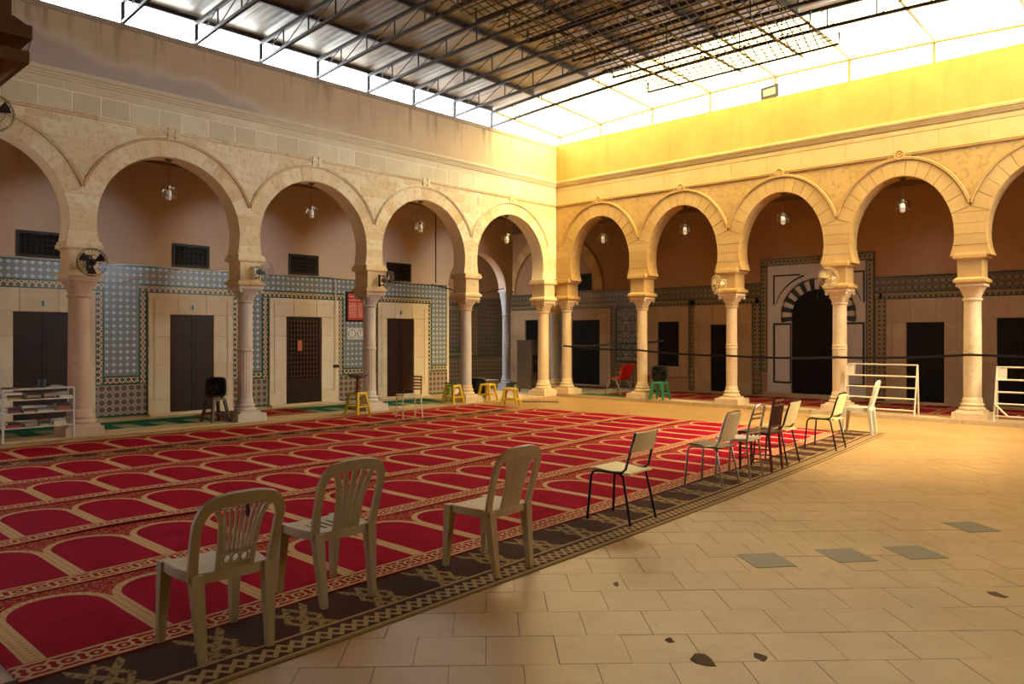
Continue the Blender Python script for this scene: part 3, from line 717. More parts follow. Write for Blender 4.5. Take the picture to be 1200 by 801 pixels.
# ------------------------------------------------------------------ columns
def column_marble(name, a, b, c_):
    m = Mt(name, a, .55); x, y, z = m.xyz('pos'); n = m.noise(1.6, 4, .6, m.comb(x * 2, y * 2, z * .8)); n2 = m.noise(11, 4, .6)
    c = m.mix(m.step(n, .32, .68), a, b); c = m.mix(m.step(n2, .55, .72) * .45, c, c_); m.col(c); m.bump(n2, .12, .008); return m.m
MA = column_marble('grey_white_marble', '#b9b2aa', '#cfc6ba', '#a48f7c'); MBr = column_marble('warm_cream_marble', '#cdb794', '#dac8aa', '#b08c62'); MC = column_marble('pinkish_marble', '#b39a84', '#c4ad98', '#96765c')
MBL = column_marble('blue_grey_marble', '#a6adb6', '#b4b9c0', '#8a8f98')
def column(label, x, y, r, mat, cap, style, base_z=0., wallm=STONE_L, imp=.21, impo=True, side='L', pl=.29, ztop=2.52):
    o = thing('stone_column', label, 'column', (x, y, base_z)); dz = -base_z
    m = MB(); m.frus(-pl, pl, -pl, pl, 0, -pl + .008, pl - .008, -pl + .008, pl - .008, .15); m.build('plinth', cap, o)
    m = MB(); m.frus(-r - .075, r + .075, -r - .075, r + .075, .15, -r - .07, r + .07, -r - .07, r + .07, .19)
    m.lathe([(r + .06, .19), (r + .075, .21), (r + .07, .235), (r + .04, .25), (r + .035, .27), (r + .05, .29), (r + .045, .31), (r + .02, .325), (r + .015, .40), (r + .002, .42)], 24); m.build('base', cap, o, smooth=True)
    m = MB()
    if style == 'fluted':
        fl = lambda t, z: 1 - .045 * (abs(math.sin(t * 8)) < .75)
        m.lathe([(r, .42), (r, .50)], 48); m.lathe([(r * 1.0, .50), (r, 1.30)], 96, fn=fl); m.lathe([(r + .004, 1.30), (r + .016, 1.315), (r + .016, 1.345), (r + .002, 1.36), (r * .97, 2.2), (r * .97, 2.24)], 48)
    elif style == 'ringed':
        m.lathe([(r, .42), (r * 1.01, 1.28), (r + .012, 1.29), (r + .012, 1.31), (r, 1.32), (r, 1.345), (r + .01, 1.355), (r + .01, 1.37), (r - .002, 1.38), (r * .96, 2.24)], 32)
    else: m.lathe([(r, .42), (r * 1.01, 1.0), (r * .95, 2.24)], 32)
    m.build('shaft', mat, o, smooth=True)
    # capital: round to square, with leaves and corner scrolls
    m = MB(); m.lathe([(r * .95, 2.20), (r + .02, 2.225), (r + .02, 2.25), (r * .95, 2.262)], 24); rs = []
    for k in range(8):
        t = k / 7; z = 2.26 + (ztop - 2.30) * t; hw = r * .95 + (imp + .02 - r * .95) * t ** 1.7; e = 2 + 5 * t; ring_ = []
        for j in range(32):
            a = 2 * math.pi * j / 32 + math.pi / 32; ca, sa = math.cos(a), math.sin(a); q = (abs(ca) ** e + abs(sa) ** e) ** (-1 / e); ring_.append((hw * q * ca, hw * q * sa, z))
        rs.append(ring_)
    m.rings(rs); m.box(-imp - .03, imp + .03, -imp - .03, imp + .03, ztop - .045, ztop)
    if style != 'simple':
        for k in range(8):
            a = math.pi / 4 * k; hh = .13 if k % 2 else .10; r0 = r + .005
            path = [(r0 * math.cos(a), r0 * math.sin(a), 2.27), ((r0 + .02) * math.cos(a), (r0 + .02) * math.sin(a), 2.27 + hh * .6), ((r0 + .05) * math.cos(a), (r0 + .05) * math.sin(a), 2.27 + hh), ((r0 + .075) * math.cos(a), (r0 + .075) * math.sin(a), 2.27 + hh * .85)]
            m.band(path, [.06, .085, .07, .03], .018, (math.cos(a), math.sin(a), .2))
        for sx in (-1, 1):
            for sy in (-1, 1): m.lathe([(.001, -.035), (.03, -.025), (.038, 0), (.03, .025), (.001, .035)], 10, (sx * (imp - .005), sy * (imp - .005), ztop - .085))
    m.build('capital', cap, o, smooth=True)
    if impo:
        m = MB(); a = imp; b = imp + .065; q = TH / 2 + .02; Q = q + .05
        sx = (lambda u, v: (u, v)) if side == 'R' else (lambda u, v: (v, u))
        def bx(hu, hv, z0, hu1, hv1, z1):
            X0, Y0 = sx(hu, hv); X1, Y1 = sx(hu1, hv1); m.frus(-X0, X0, -Y0, Y0, z0, -X1, X1, -Y1, Y1, z1)
        bx(a + .01, q, 2.52, a + .05, Q - .02, 2.555); bx(b, Q, 2.555, b, Q, 2.605); bx(b - .01, Q - .01, 2.605, a + .01, q + .005, 2.645)
        bx(a, q, 2.645, a, q, 2.965); bx(a + .005, q + .005, 2.965, b - .015, Q - .015, 2.995); bx(b, Q, 2.995, b, Q, 3.055); bx(b - .012, Q - .012, 3.055, b - .02, Q - .02, 3.105)
        m.build('impost_block', wallm, o)
    return o
CX_ = -TH / 2 + .02
LLAB = ['round cream marble column at the inner corner, on the side of the yellow stools', 'smooth white marble column standing between two yellow stools', 'white marble column with fluted foot beside the red framed sign', 'white marble column with fluted foot and a blue bladed fan, beside a brown stool', 'thick pinkish stone column with a black fan, beside the white bookshelf', 'stone column beyond the white bookshelf at the end of the left arcade']
LST = ['plain', 'plain', 'fluted', 'fluted', 'simple', 'plain']; LMT = [MBr, MA, MA, MA, MC, MA]
for k in range(6):
    column(LLAB[k], CX_, -LCOLS[k], .165 if k == 4 else (.15 if k == 0 else .132), LMT[k], MBr if k < 2 else (MC if k == 4 else MA), LST[k], .02)
RLAB = ['cream marble column at the inner corner, where the black strap starts', 'cream column with a flared leaf capital between the red chair and the green stool', 'carved column with a pale wall fan, between the window niche and the striped portal', 'ringed column in front of the striped marble portal, carrying a pale wall fan', 'weathered plain column between the two white metal racks', 'column at the far end of the right arcade']
RST = ['plain', 'plain', 'ringed', 'ringed', 'simple', 'plain']
for k in range(6):
    column(RLAB[k], RCOLS[k], -CX_, [.13, .128, .122, .14, .15, .13][k], MBr, MBr, RST[k], .055, STONE_R, side='R', imp=.2)
column('slender grey column tucked behind the two corner columns', -.36, .36, .115, MBL, MBr, 'plain', .02, STONE_R, impo=False, pl=.2)
column('slim blue grey column under the corner arch spring', GX - .12, .44 + .12, .11, MBL, MBL, 'simple', .02, impo=False, pl=.18, ztop=2.95, imp=.14)
NEAR_ST = limestone('shade_brown_stone', '#6a4a2c', '#4a3220', '#7a583a', .2, .3)  # shade on the near column put into a darker stone colour
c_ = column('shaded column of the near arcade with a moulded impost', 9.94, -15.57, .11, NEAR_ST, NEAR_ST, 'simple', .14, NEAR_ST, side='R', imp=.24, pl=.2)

# ------------------------------------------------------------------ roof
STEEL = plain('dark_painted_steel', '#3c322c', .5, .3); STEEL_Y = plain('yellow_painted_steel', '#7d7038', .55, .1)
ZTR = lambda x: 7.15 + .24 * (1 - ((x - 6.2) / 6.2) ** 2) if x < 12.4 else 7.15
def metal_sheet():
    m = Mt('galvanised_roof_sheet', '#8d867c', .32, .75); x, y, z = m.xyz('pos')
    w = m.math('SINE', y * 42.0); n = m.noise(1.2, 4); m.col(m.mix(m.step(n, .3, .7), '#7d756a', '#a39b8e')); m.rough(.38 + n * .2); m.bump(w, .12, .02); return m.m
def clear_sheet():
    m = Mt('clear_fibreglass_sheet', '#f2dfae', .4); nt = m.nt
    tr = nt.nodes.new('ShaderNodeBsdfTransparent'); tr.inputs[0].default_value = (.80, .68, .42, 1)
    tl = nt.nodes.new('ShaderNodeBsdfTranslucent'); tl.inputs[0].default_value = (.80, .68, .44, 1)
    mx = nt.nodes.new('ShaderNodeMixShader'); mx.inputs[0].default_value = .45
    nt.links.new(tr.outputs[0], mx.inputs[1]); nt.links.new(tl.outputs[0], mx.inputs[2]); nt.links.new(mx.outputs[0], nt.nodes['Material Output'].inputs[0])
    return m.m
SHEET, CLEAR = metal_sheet(), clear_sheet()
roof = setting('ceiling', 'corrugated metal roof over the courtyard with clear sheets along one side')
def roof_sheet(x0, x1, y0, y1, zf, mat, name, n=8, dz=.0):
    P = [[(x0 + (x1 - x0) * i / n, y, zf(x0 + (x1 - x0) * i / n) + dz) for y in (y0, y1)] for i in range(n + 1)]
    return MB().sheet(P, .006).build(name, mat, roof)
XE = 15.8  # roof carried east out of view, added to keep the foreground dark
for k in range(15):
    y1 = -2.28 - k * 1.0; y0 = y1 - 1.04
    for h, (a, b) in enumerate(((-.12, 6.2), (6.2, 12.6), (12.6, XE))): roof_sheet(a, b, y0, y1, ZTR, SHEET, 'roof_sheet', dz=.115 + .004 * (k % 2))
ZEV = lambda x: 7.02 + .29 * (1 - ((x - 6.2) / 6.6) ** 2)
for k in range(10):
    a = -.3 + k * 1.65; b = a + 1.645; rows = []
    P = [[(a + (b - a) * i / 3, -2.3 + 2.75 * j / 2, (ZTR(a + (b - a) * i / 3) + .10) * (1 - j / 2) + (ZEV(a + (b - a) * i / 3) + .05) * (j / 2)) for j in range(3)] for i in range(4)]
    MB().sheet(P, .004).build('clear_sheet', CLEAR, roof)
for k in range(9):                                                    # purlins along the building, yellow where they carry the clear sheets
    x = -.2 + k * 1.58 if k else 0.0
    MB().box(x - .03, x + .03, -17.2, -2.49, ZTR(x) + .035, ZTR(x) + .105).build('purlin', STEEL, roof)
    m = MB(); m.tube([(x, -2.49, ZTR(x) + .05), (x - .02, .2, ZEV(x))], .03, 6); m.build('rafter', STEEL_Y, roof)
    m = MB(); m.box(x - .055, x + .0, .17, .23, 6.78, ZEV(x) + .02); m.build('eave_post', STEEL_Y, roof)
m = MB(); m.tube([(-.2 + 1.58 * k, .2, ZEV(-.2 + 1.58 * k)) for k in range(9)], .026, 6); m.build('eave_rail', STEEL_Y, roof)
NP = 15; DX = 12.4 / NP
tb = {}
def truss():
    d = {}; top = MB(); top.band([(i * DX, 0, ZTR(i * DX)) for i in range(NP + 1)], .055, .06, (0, 0, 1)); d['top_chord'] = [top.mesh('top_chord', STEEL)]
    bot = MB(); bot.band([(max(i * DX, .05), 0, ZTR(i * DX) - .34) for i in range(NP + 1)], .05, .05, (0, 0, 1)); d['bottom_chord'] = [bot.mesh('bottom_chord', STEEL)]
    ps = MB(); ps.box(-.03, .03, -.03, .03, 6.79, 7.15); d['post'] = [ps.mesh('post', STEEL)]
    d['web_bar'] = []
    for i in range(1, NP): x = i * DX; d['web_bar'].append(MB().tube([(x, 0, ZTR(x) - .34), (x, 0, ZTR(x))], .014, 6).mesh('web_bar', STEEL))
    for i in range(NP): x = i * DX; y_ = x + DX; d['web_bar'].append(MB().tube([(x + .03, 0, ZTR(x) - .33), (y_ - .01, 0, ZTR(y_) - .01)], .010, 6).mesh('web_bar', STEEL))
    return d
TR = truss()
ORD = ['first', 'second', 'third', 'fourth', 'fifth', 'sixth', 'seventh', 'eighth', 'ninth', 'tenth', 'eleventh', 'twelfth']
for k in range(12):
    t_ = thing('roof_truss', 'shallow dark steel lattice truss spanning under the metal roof', 'truss', (-.02, -2.49 - 1.245 * k, 0), 0, 'steel trusses carrying the courtyard roof')
    t_['label'] = 'end steel truss where the metal roof meets the clear sheets' if k == 0 else '%s steel lattice truss from the clear roof sheets' % ORD[k]
    for nme, ms in TR.items():
        for me in ms: inst(nme, me, t_)
# suspended safety grilles under the ridge
for k in range(5):
    g = thing('ceiling_grille', 'dark steel grille hung under the roof ridge, %s one from the clear sheets' % ORD[k], 'grille', (6.5, -2.49 - 1.245 * k, 6.68), 0, 'grilles hung between the roof trusses')
    m = MB(); m.tube([(-1.95, 0, .2), (-1.95, 0, 0), (1.95, 0, 0), (1.95, 0, .2)], .024, 6); m.build('hanger_frame', STEEL, g)
    m = MB()
    for q in range(26): x = -1.9 + q * .152; m.tube([(x, 0, .012), (min(x + .3, 1.9), -1.2, .012)], .012, 4)
    for q in range(1, 6): m.tube([(-1.9, -1.2 * q / 6, .02), (1.9, -1.2 * q / 6, .02)], .011, 4)
    m.build('bar_grid', STEEL, g)
    for x in (-1.3, 0., 1.2): m = MB(); m.tube([(x, .25, .035), (x, -1.22, .035)], .028, 6); m.build('carrier_tube', STEEL_Y, g)

# ------------------------------------------------------------------ carpets
def carpet_mat(name, red, red2, cream, pitch=.625):
    m = Mt(name, red, .95, 0, .05); u, v, _ = m.xyz('uv'); p2 = pitch / 2
    x = ((u / pitch).fr() - .5) * pitch; ax = x.abs(); vc, ai, bi, w = .90, .262, .30, .052
    up = v > vc; dz = (v - vc).mx(0.0)
    di = ((ax / ai) * (ax / ai) + (dz / bi) * (dz / bi)).sq(); do = ((ax / (ai + w)) * (ax / (ai + w)) + (dz / (bi + w)) * (dz / (bi + w))).sq()
    band = (di > 1.0) * (do < 1.0)
    ax2 = pitch - ax; do2 = ((ax2 / (ai + w)) * (ax2 / (ai + w)) + (dz / (bi + w)) * (dz / (bi + w))).sq(); di2 = ((ax2 / ai) * (ax2 / ai) + (dz / bi) * (dz / bi)).sq()
    band = band.mx((do2 < 1.0) * (di > 1.0))
    spand = (do > 1.0) * up
    fine = m.noise(90, 2, .6, m.vec); fine2 = m.noise(3.2, 4, .6, m.vec)
    field = m.mix(m.step(fine2, .3, .7), red, red2)
    sp = m.mix(m.step(m.voro(48, m.vec), .25, .45), '#a88054', '#8e1c24')
    c = m.mix(spand, field, sp)
    crm = m.mix(((m.math('SINE', u * 150.0) + m.math('SINE', v * 150.0)) > .9), cream, '#a57c50')
    c = m.mix(band, c, crm)
    # border strip: rows of linked cream knots on red
    bu = (u / .13).fr() - .5; bv = (v - .115) / .13; r1 = (bu * bu + bv * bv).sq()
    knot = ((r1 > .26) * (r1 < .40)).mx(((bu.abs() - bv.abs()).abs() < .10) * (r1 > .30)).mx(r1 < .10)
    stripe = ((v - .03).abs() < .012).mx((v - .205).abs() < .012)
    bc = m.mix(knot.mx(stripe), m.mix(fine > .5, '#9c1626', '#7c1420'), cream)
    bord = (v < .225); c = m.mix(bord, c, bc); c = m.mix(v < .012, c, '#7a1a20')
    m.col(m.mix(m.step(fine, .35, .7) * .18, c, '#3a0408')); m.bump(fine, .4, .004)
    return m.m
CARPET = carpet_mat('crimson_prayer_carpet', '#86021f', '#9a0829', '#c09c72')
CARPET_D = carpet_mat('dark_red_gallery_carpet', '#7a0a1c', '#8a1424', '#b08c62', .7)
def strip_mesh(x0, width, y0, y1, k, z, rip=.003, ny=70, nx=10, wob=0., lift=0.):
    mb = MB(); uvs = []; sd = rnd.random() * 10
    P = []
    for j in range(ny + 1):
        y = y0 + (y1 - y0) * j / ny; s_ = max(0, y + 15); off = (.02 * s_ + .0035 * s_ * s_) * k
        P.append([(x0 - off - width * i / nx + wob * (1 - i / nx) * (math.sin(y * 1.7 + sd) + .6 * math.sin(y * 3.9 + sd)), y, z + lift * max(0, 1 - i / 2) * (.6 + .4 * math.sin(y * 2.7)) + rip * (math.sin(y * 2.3 + sd) + math.sin(y * 5.1 + i * .7 + sd)) * (1 if 0 < i else 1.2) * .5, (y, width * i / nx)) for i in range(nx + 1)])
    V = [q[:3] for r in P for q in r]; U = [q[3] for r in P for q in r]; n = nx + 1
    F = [(j * n + i, (j + 1) * n + i, (j + 1) * n + i + 1, j * n + i + 1) for j in range(ny) for i in range(nx)]
    rim = [i for i in range(n)] + [j * n + nx for j in range(1, ny + 1)] + [ny * n + i for i in range(nx - 1, -1, -1)] + [j * n for j in range(ny - 1, 0, -1)]
    o = len(V)
    for q in rim: V.append((V[q][0], V[q][1], max(.0012, V[q][2] - .012))); U.append(U[q])
    L = len(rim)
    F += [(rim[a], rim[(a + 1) % L], o + (a + 1) % L, o + a) for a in range(L)]
    me = bpy.data.meshes.new('carpet'); me.from_pydata(V, [], F); uv = me.uv_layers.new(name='UVMap')
    for lp in me.loops: uv.data[lp.index].uv = U[lp.vertex_index]
    bm = bmesh.new(); bm.from_mesh(me); bmesh.ops.recalc_face_normals(bm, faces=bm.faces); bm.to_mesh(me); bm.free()
    return me
def rug_mat():
    m = Mt('brown_patterned_runner', '#3c1e14', .95, 0, .15); u, v, _ = m.xyz('uv')
    fine = m.noise(70, 2, .6, m.vec)
    zz = ((u / .16).fr() - .5).abs() * .16; vv = v - .13
    zig = ((vv - (zz - .04) * 1.3).abs() < .022).mx(((vv + (zz - .04) * 1.3).abs() < .022))
    bord = (v > .03) * (v < .245); c = m.mix(bord * zig, '#3e2016', '#a08258'); edge = ((v - .035).abs() < .014).mx((v - .24).abs() < .012); c = m.mix(edge, c, '#a08458')
    cell = (u / .52).fr(); a = (cell - .5).abs() * .52; w_ = (v - .42)
    mot = ((a - w_.abs() * .6).abs() < .028).mx(((a + w_.abs() * .5 - .10).abs() < .02)) * (v > .25) * (a < .13)
    c = m.mix(mot * m.step(m.noise(38, 3, .6, m.vec), .36, .5), c, '#957848'); c = m.mix((v < .028), c, '#7d6238')
    m.col(m.mix(m.step(fine, .4, .7) * .25, c, '#20100a')); m.bump(fine, .4, .004); return m.m
rug = inst('runner_rug', strip_mesh(10.08, .74, -15.2, -2.55, 1.05, .006, .001), None); rug.data.materials.append(rug_mat()); rug.data.name = 'runner_rug'
tag(rug, 'brown patterned runner rug along the edge of the red carpets, under the chairs', 'rug')
CL = [('wall', 2.10, 1.42, -15.05, -3.38, .55, .012), ('b', 3.92, 1.40, -15.05, -3.25, .55, .016), ('c', 5.30, 1.42, -15.05, -3.2, .65, .020), ('d', 6.70, 1.46, -15.05, -3.1, 1.05, .018), ('e', 8.05, 1.42, -14.95, -3.05, 1.0, .015), ('f', 9.41, 1.42, -15.12, -2.88, 1.0, .0115)]
CLAB = ['red prayer carpet strip lying next to the stone kerb of the left arcade', 'second red prayer carpet strip from the left arcade kerb', 'third red prayer carpet strip from the left arcade kerb', 'third red prayer carpet strip from the brown runner, with a rumpled edge', 'second red prayer carpet strip from the brown runner rug', 'red prayer carpet strip touching the brown runner, under the chair fronts']
for (n_, x0, w_, y0, y1, k, z), lb in zip(CL, CLAB):
    me = strip_mesh(x0, w_, y0, y1, k, z, .0022, 90, 10, {'d': .030, 'c': .014}.get(n_, .007), {'d': .018, 'c': .012, 'wall': .005}.get(n_, .004 if n_ != 'f' else 0)); me.materials.append(CARPET); o = inst('prayer_carpet', me); tag(o, lb, 'carpet', 'red prayer carpets in rows')
    for p in me.polygons: p.use_smooth = True
    me.set_sharp_from_angle(angle=R(40))
under = inst('patterned_mat', strip_mesh(2.58, .52, -15.05, -3.9, .55, .0045, .0005)); under.data.materials.append(bpy.data.materials['brown_patterned_runner']); tag(under, 'brown patterned mat showing in the gap beside the first red carpet', 'rug')
def green_mat():
    m = Mt('green_gallery_carpet', '#0c5a48', .95, 0, .15); x, y, z = m.xyz('pos'); c1 = ((y / .62).fr() - .5).abs(); b = (c1 < .26) * ((x + .75).abs() < .30)
    f2 = m.noise(60, 2); m.col(m.mix(m.step(f2, .3, .7) * .3, m.mix(b, '#0e5c4a', '#8d9a80'), '#083a30')); m.bump(f2, .3, .004); return m.m
GRC = green_mat()
def flat_rug(name, label, x0, x1, y0, y1, z, mat, uvswap=False):
    m = MB(); m.frus(x0, x1, y0, y1, z, x0 + .003, x1 - .003, y0 + .003, y1 - .003, z + .008); me = m.mesh(name, mat); uv = me.uv_layers.new(name='UVMap')
    for lp in me.loops: c = me.vertices[lp.vertex_index].co; uv.data[lp.index].uv = ((c.x, y1 - c.y) if uvswap == 2 else ((c.x, c.y - y0) if uvswap else (c.y, x1 - c.x)))
    return tag(inst(name, me), label, 'carpet')
flat_rug('green_carpet', 'long green carpet with pale patches in front of the left gallery doors', -1.6, -.46, -13.5, -9.25, GLF, GRC)
flat_rug('green_carpet', 'green carpet before the lattice door, between the small red rug and the white chair', -1.6, -.46, -7.1, -3.3, GLF, GRC)
flat_rug('red_rug', 'small red prayer rug before the iron lattice door, beside the brown stool', -1.75, -.47, -9.2, -7.15, GLF, CARPET_D)
flat_rug('gallery_carpet', 'dark red carpet strip in the right gallery, beside the courtyard kerb', 1.2, 14, .48, 1.78, GRF, CARPET_D, 1)
flat_rug('gallery_carpet', 'dark red carpet strip in the right gallery, along the doors', 1.2, 14, 1.8, 2.7, GRF, CARPET_D, 1)
flat_rug('green_mat', 'short green mat at the kerb by the red chair', .75, 2.3, -.05, .44, GRF, plain('green_mat_pile', '#1f5a3c', .95))
dr = MB(); dr.box(-.45, .45, -.16, .16, .0005, .006); dro = dr.build('floor_grate', plain('blue_grey_grate', '#46505c', .5, .4), None, (.95, -1.75, 0), R(38)); tag(dro, 'dark blue grey floor grate near the corner columns', 'grate')
for k in range(9): MB().box(-.43 + k * .1, -.37 + k * .1, -.14, .14, .006, .012).build('slat', STEEL, dro)

# ------------------------------------------------------------------ chairs
RZ = .011
PL_CREAM = plain('aged_cream_plastic', '#a4946e', .45, 0, .10, 5); PL_WHITE = plain('white_plastic', '#cfc8b4', .4, 0, .06); PL_TAN = plain('tan_plastic', '#ad9668', .42, 0, .08, 5)
BLKT = plain('black_tube', '#100e0d', .35, .3); ALU = plain('aluminium_tube', '#a39a8c', .3, .8); PLY = plain('cream_plywood', '#d8c490', .35, 0, .1, 8); PLY_B = plain('brown_plywood', '#6a4426', .4, 0, .15, 8); WOODBR = plain('reddish_brown_wood', '#54200f', .35, 0, .2, 10)
def mirror(p): return [(x, -y, z) for x, y, z in p]
def spline(P, W, n=4):
    out, ow = [], []
    for k in range(len(P) - 1):
        a, b, c, d = P[max(k - 1, 0)], P[k], P[k + 1], P[min(k + 2, len(P) - 1)]
        for j in range(n):
            t = j / n
            out.append(tuple(.5 * (2 * b[i] + (c[i] - a[i]) * t + (2 * a[i] - 5 * b[i] + 4 * c[i] - d[i]) * t * t + (3 * b[i] - a[i] - 3 * c[i] + d[i]) * t ** 3) for i in range(3))); ow.append(W[k] + (W[k + 1] - W[k]) * t)
    return out + [P[-1]], ow + [W[-1]]
def monobloc(label, loc, rz, mat, style, H=.83):
    o = thing('plastic_chair', label, 'chair', loc, rz)
    P = []
    for i in range(11):
        a = -1 + 2 * i / 10; row = []
        for j in range(11):
            b = -1 + 2 * j / 10
            x = -.01 + .215 * a; hw = .225 - .02 * (a + 1) / 2; y = hw * b
            k = max(0, abs(a) ** 6 + abs(b) ** 6); x *= 1; s_ = 1 / (1 + .12 * (a * a * b * b)); row.append((-.01 + (x + .01) * s_, y * s_, .435 - .018 * (1 - a * a) * (1 - b * b) - (.02 if a < -.95 else 0)))
        P.append(row)
    m = MB(); m.sheet(P, .012); seat = m.build('seat', mat, o, smooth=True)
    ap = MB(); ring_ = [P[0][j] for j in range(11)] + [P[i][10] for i in range(1, 11)] + [P[10][j] for j in range(9, -1, -1)] + [P[i][0] for i in range(9, 0, -1)]
    ap.rings([[(x, y, z) for x, y, z in ring_], [(x * 1.01, y * 1.01, z - .05) for x, y, z in ring_]], False); ap.build('apron', mat, o, smooth=True)
    bn = (1, 0, -.28); h = H
    lp = [(.175, -.205, .40), (.20, -.212, .52), (.235, -.216, .64), (.262, -.213, h - .095), (.285, -.172, h - .025), (.295, -.085, h - .003), (.298, 0, h)]
    lp, lw_ = spline(lp + mirror(lp[:-1])[::-1], [.05, .047, .045, .05, .06, .068, .07, .068, .06, .05, .045, .047, .05], 4)
    m = MB(); m.band(lp, lw_, .022, bn); bk = m.build('back_loop', mat, o, smooth=True)
    X = lambda z: .185 + (z - .42) / (h - .42) * .112
    if style == 'fan':
        for s_ in (-1, 1):
            m = MB(); m.band([(X(.45), s_ * .088, .43), (X(.55), s_ * .09, .55), (X(.68), s_ * .10, .68), (X(h - .05), s_ * .132, h - .045)], .026, .016, bn); m.build('splat_edge', mat, o, smooth=True)
        for q in range(-3, 4):
            m = MB(); m.band([(X(.54), q * .021, .535), (X(.66), q * .0245, .66), (X(h - .04), q * .031, h - .045)], .012, .012, bn); m.build('slat', mat, o)
        m = MB(); m.band([(X(.525), -.085, .525), (X(.525), .085, .525)], .022, .014, bn); m.band([(X(.45), -.085, .45), (X(.45), .085, .45)], .04, .014, bn)
        for q in (-.045, 0, .045): m.tube([(X(.49) + .026 * math.sin(t) * .27, q + .020 * math.cos(t), .488 + .024 * math.sin(t)) for t in [2 * math.pi * k / 16 for k in range(16)]], .006, 6, True)
        m.build('pierced_rail', mat, o, smooth=True)
        m = MB(); m.cbox((X(h - .05) + .012, .02, h - .06), (.006, .02, .07)); m.build('dark_scuff', plain('scuffed_plastic', '#1c1712', .7), bk)
    else:
        n = {'slat4': 5, 'slat6': 7}[style]; W = .092
        for q in range(n):
            t = -1 + 2 * q / (n - 1); ed = q in (0, n - 1); wd = (.030 if n == 5 else .02) if not ed else .034
            m = MB(); m.band([(X(.42), t * W * .82, .42), (X(.6), t * W * .86, .60), (X(h - .12), t * W * 1.1, h - .12), (X(h - .03), t * W * 1.4, h - .035)], wd, .014, bn); m.build('slat', mat, o, smooth=True)
        m = MB(); m.band([(X(.45), -.095, .45), (X(.45), .095, .45)], .06, .014, bn); m.build('lower_rail', mat, o)
        if n == 5:
            sl = MB()
            for q in range(4): sl.box(-.12, .06, -.105 + q * .055, -.095 + q * .055, .419, .4232)
            sl.build('seat_slot', plain('seat_slot_shadow', '#4a3c28', .9), seat)
    for sx, sy in ((-1, -1), (-1, 1), (1, -1), (1, 1)):
        m = MB(); tx, ty = (.175 if sx > 0 else -.19), .19; bx_, by_ = (.225 if sx > 0 else -.225), (.20 if sx < 0 else .175)
        m.taper((bx_, sy * by_, 0), (tx, sy * ty, .43), .036, .062); m.build('leg', mat, o)
    return o
def tube_chair(label, loc, rz, tube, seatm, backm, H=.80, style='school', legs=None):
    o = thing('metal_chair', label, 'chair', loc, rz); T = .0115
    for s_ in (-1, 1):
        y = .19 * s_
        m = MB(); m.tube([(-.215, y * 1.1, 0), (-.185, y, .38), (-.165, y, .415), (-.13, y, .43), (.10, y, .43)], T, 8); m.build('front_leg', tube, o, smooth=True)
        m = MB(); m.tube([(.225, y * 1.12, 0), (.14, y, .40), (.10, y, .43)], T, 8); m.build('rear_leg', tube, o, smooth=True)
        if style == 'school':
            m = MB(); m.tube([(.04, y, .43), (.13, y, .438), (.165, y, .47), (.205, y * .95, .62), (.255, y * .95, H)], T, 8); m.build('back_upright', tube, o, smooth=True)
    if style == 'loop':
        pth = [(.05, -.19, .43), (.13, -.19, .445), (.16, -.19, .49), (.205, -.19, .65), (.24, -.185, H - .05), (.25, -.15, H - .01), (.252, 0, H)]
        m = MB(); m.tube(pth + mirror(pth[:-1])[::-1], T, 8); m.build('back_loop', tube, o, smooth=True)
    m = MB(); m.tube([(-.13, -.19, .425), (-.13, .19, .425)], .009, 6); m.tube([(.10, -.19, .425), (.10, .19, .425)], .009, 6); m.build('cross_rail', tube, o)
    P = [[(-.2 + .40 * i / 8, -.19 + .38 * j / 6, .447 + .012 * math.cos(math.pi * i / 8 * 1.2) - .01 * (i == 0)) for j in range(7)] for i in range(9)]
    m = MB(); m.sheet(P, .014); m.build('seat', seatm, o, smooth=True)
    z0, z1 = (.615, H) if style == 'school' else (.50, H - .02)
    P = [[((.205 + (z - .62) * .27 if style == 'school' else .163 + (z - .49) * .285) + .022 * (1 - (2 * j / 6 - 1) ** 2), -.185 + .37 * j / 6, z) for j in range(7)] for z in [z0 + (z1 - z0) * i / 5 for i in range(6)]]
    m = MB(); m.sheet(P, .012); m.build('backrest', backm, o, smooth=True)
    return o
monobloc('cream plastic chair with fan-shaped slats, round holes and a dark scuff', (9.615, -14.285, RZ), R(-1), PL_CREAM, 'fan', .80)
monobloc('cream plastic chair with wide upright slats and a slotted seat', (9.355, -13.445, RZ), R(1), PL_CREAM, 'slat4', .83)
monobloc('tan plastic chair with narrow upright slats on the brown runner rug', (9.68, -12.345, RZ), R(3), PL_TAN, 'slat6', .825)
tube_chair('black tube school chair with cream plywood seat and short backrest', (9.54, -10.56, RZ), R(3), BLKT, PLY, PLY, .785)
tube_chair('grey tube chair with brown plywood seat and tall cream backrest', (9.37, -8.64, RZ), R(4), ALU, PLY_B, PLY, .81, 'loop')
tube_chair('dark tube chair with cream back beside the spindle back chair', (9.20, -6.68, RZ), R(4), BLKT, PLY, PLY, .80, 'loop')
tube_chair('black tube chair with rounded cream back next to the white plastic chair', (9.175, -5.01, RZ), R(3), BLKT, PLY, PLY, .80, 'loop')
monobloc('white plastic chair at the end of the row of chairs', (8.93, -2.92, RZ), R(9), PL_WHITE, 'slat6', .845)
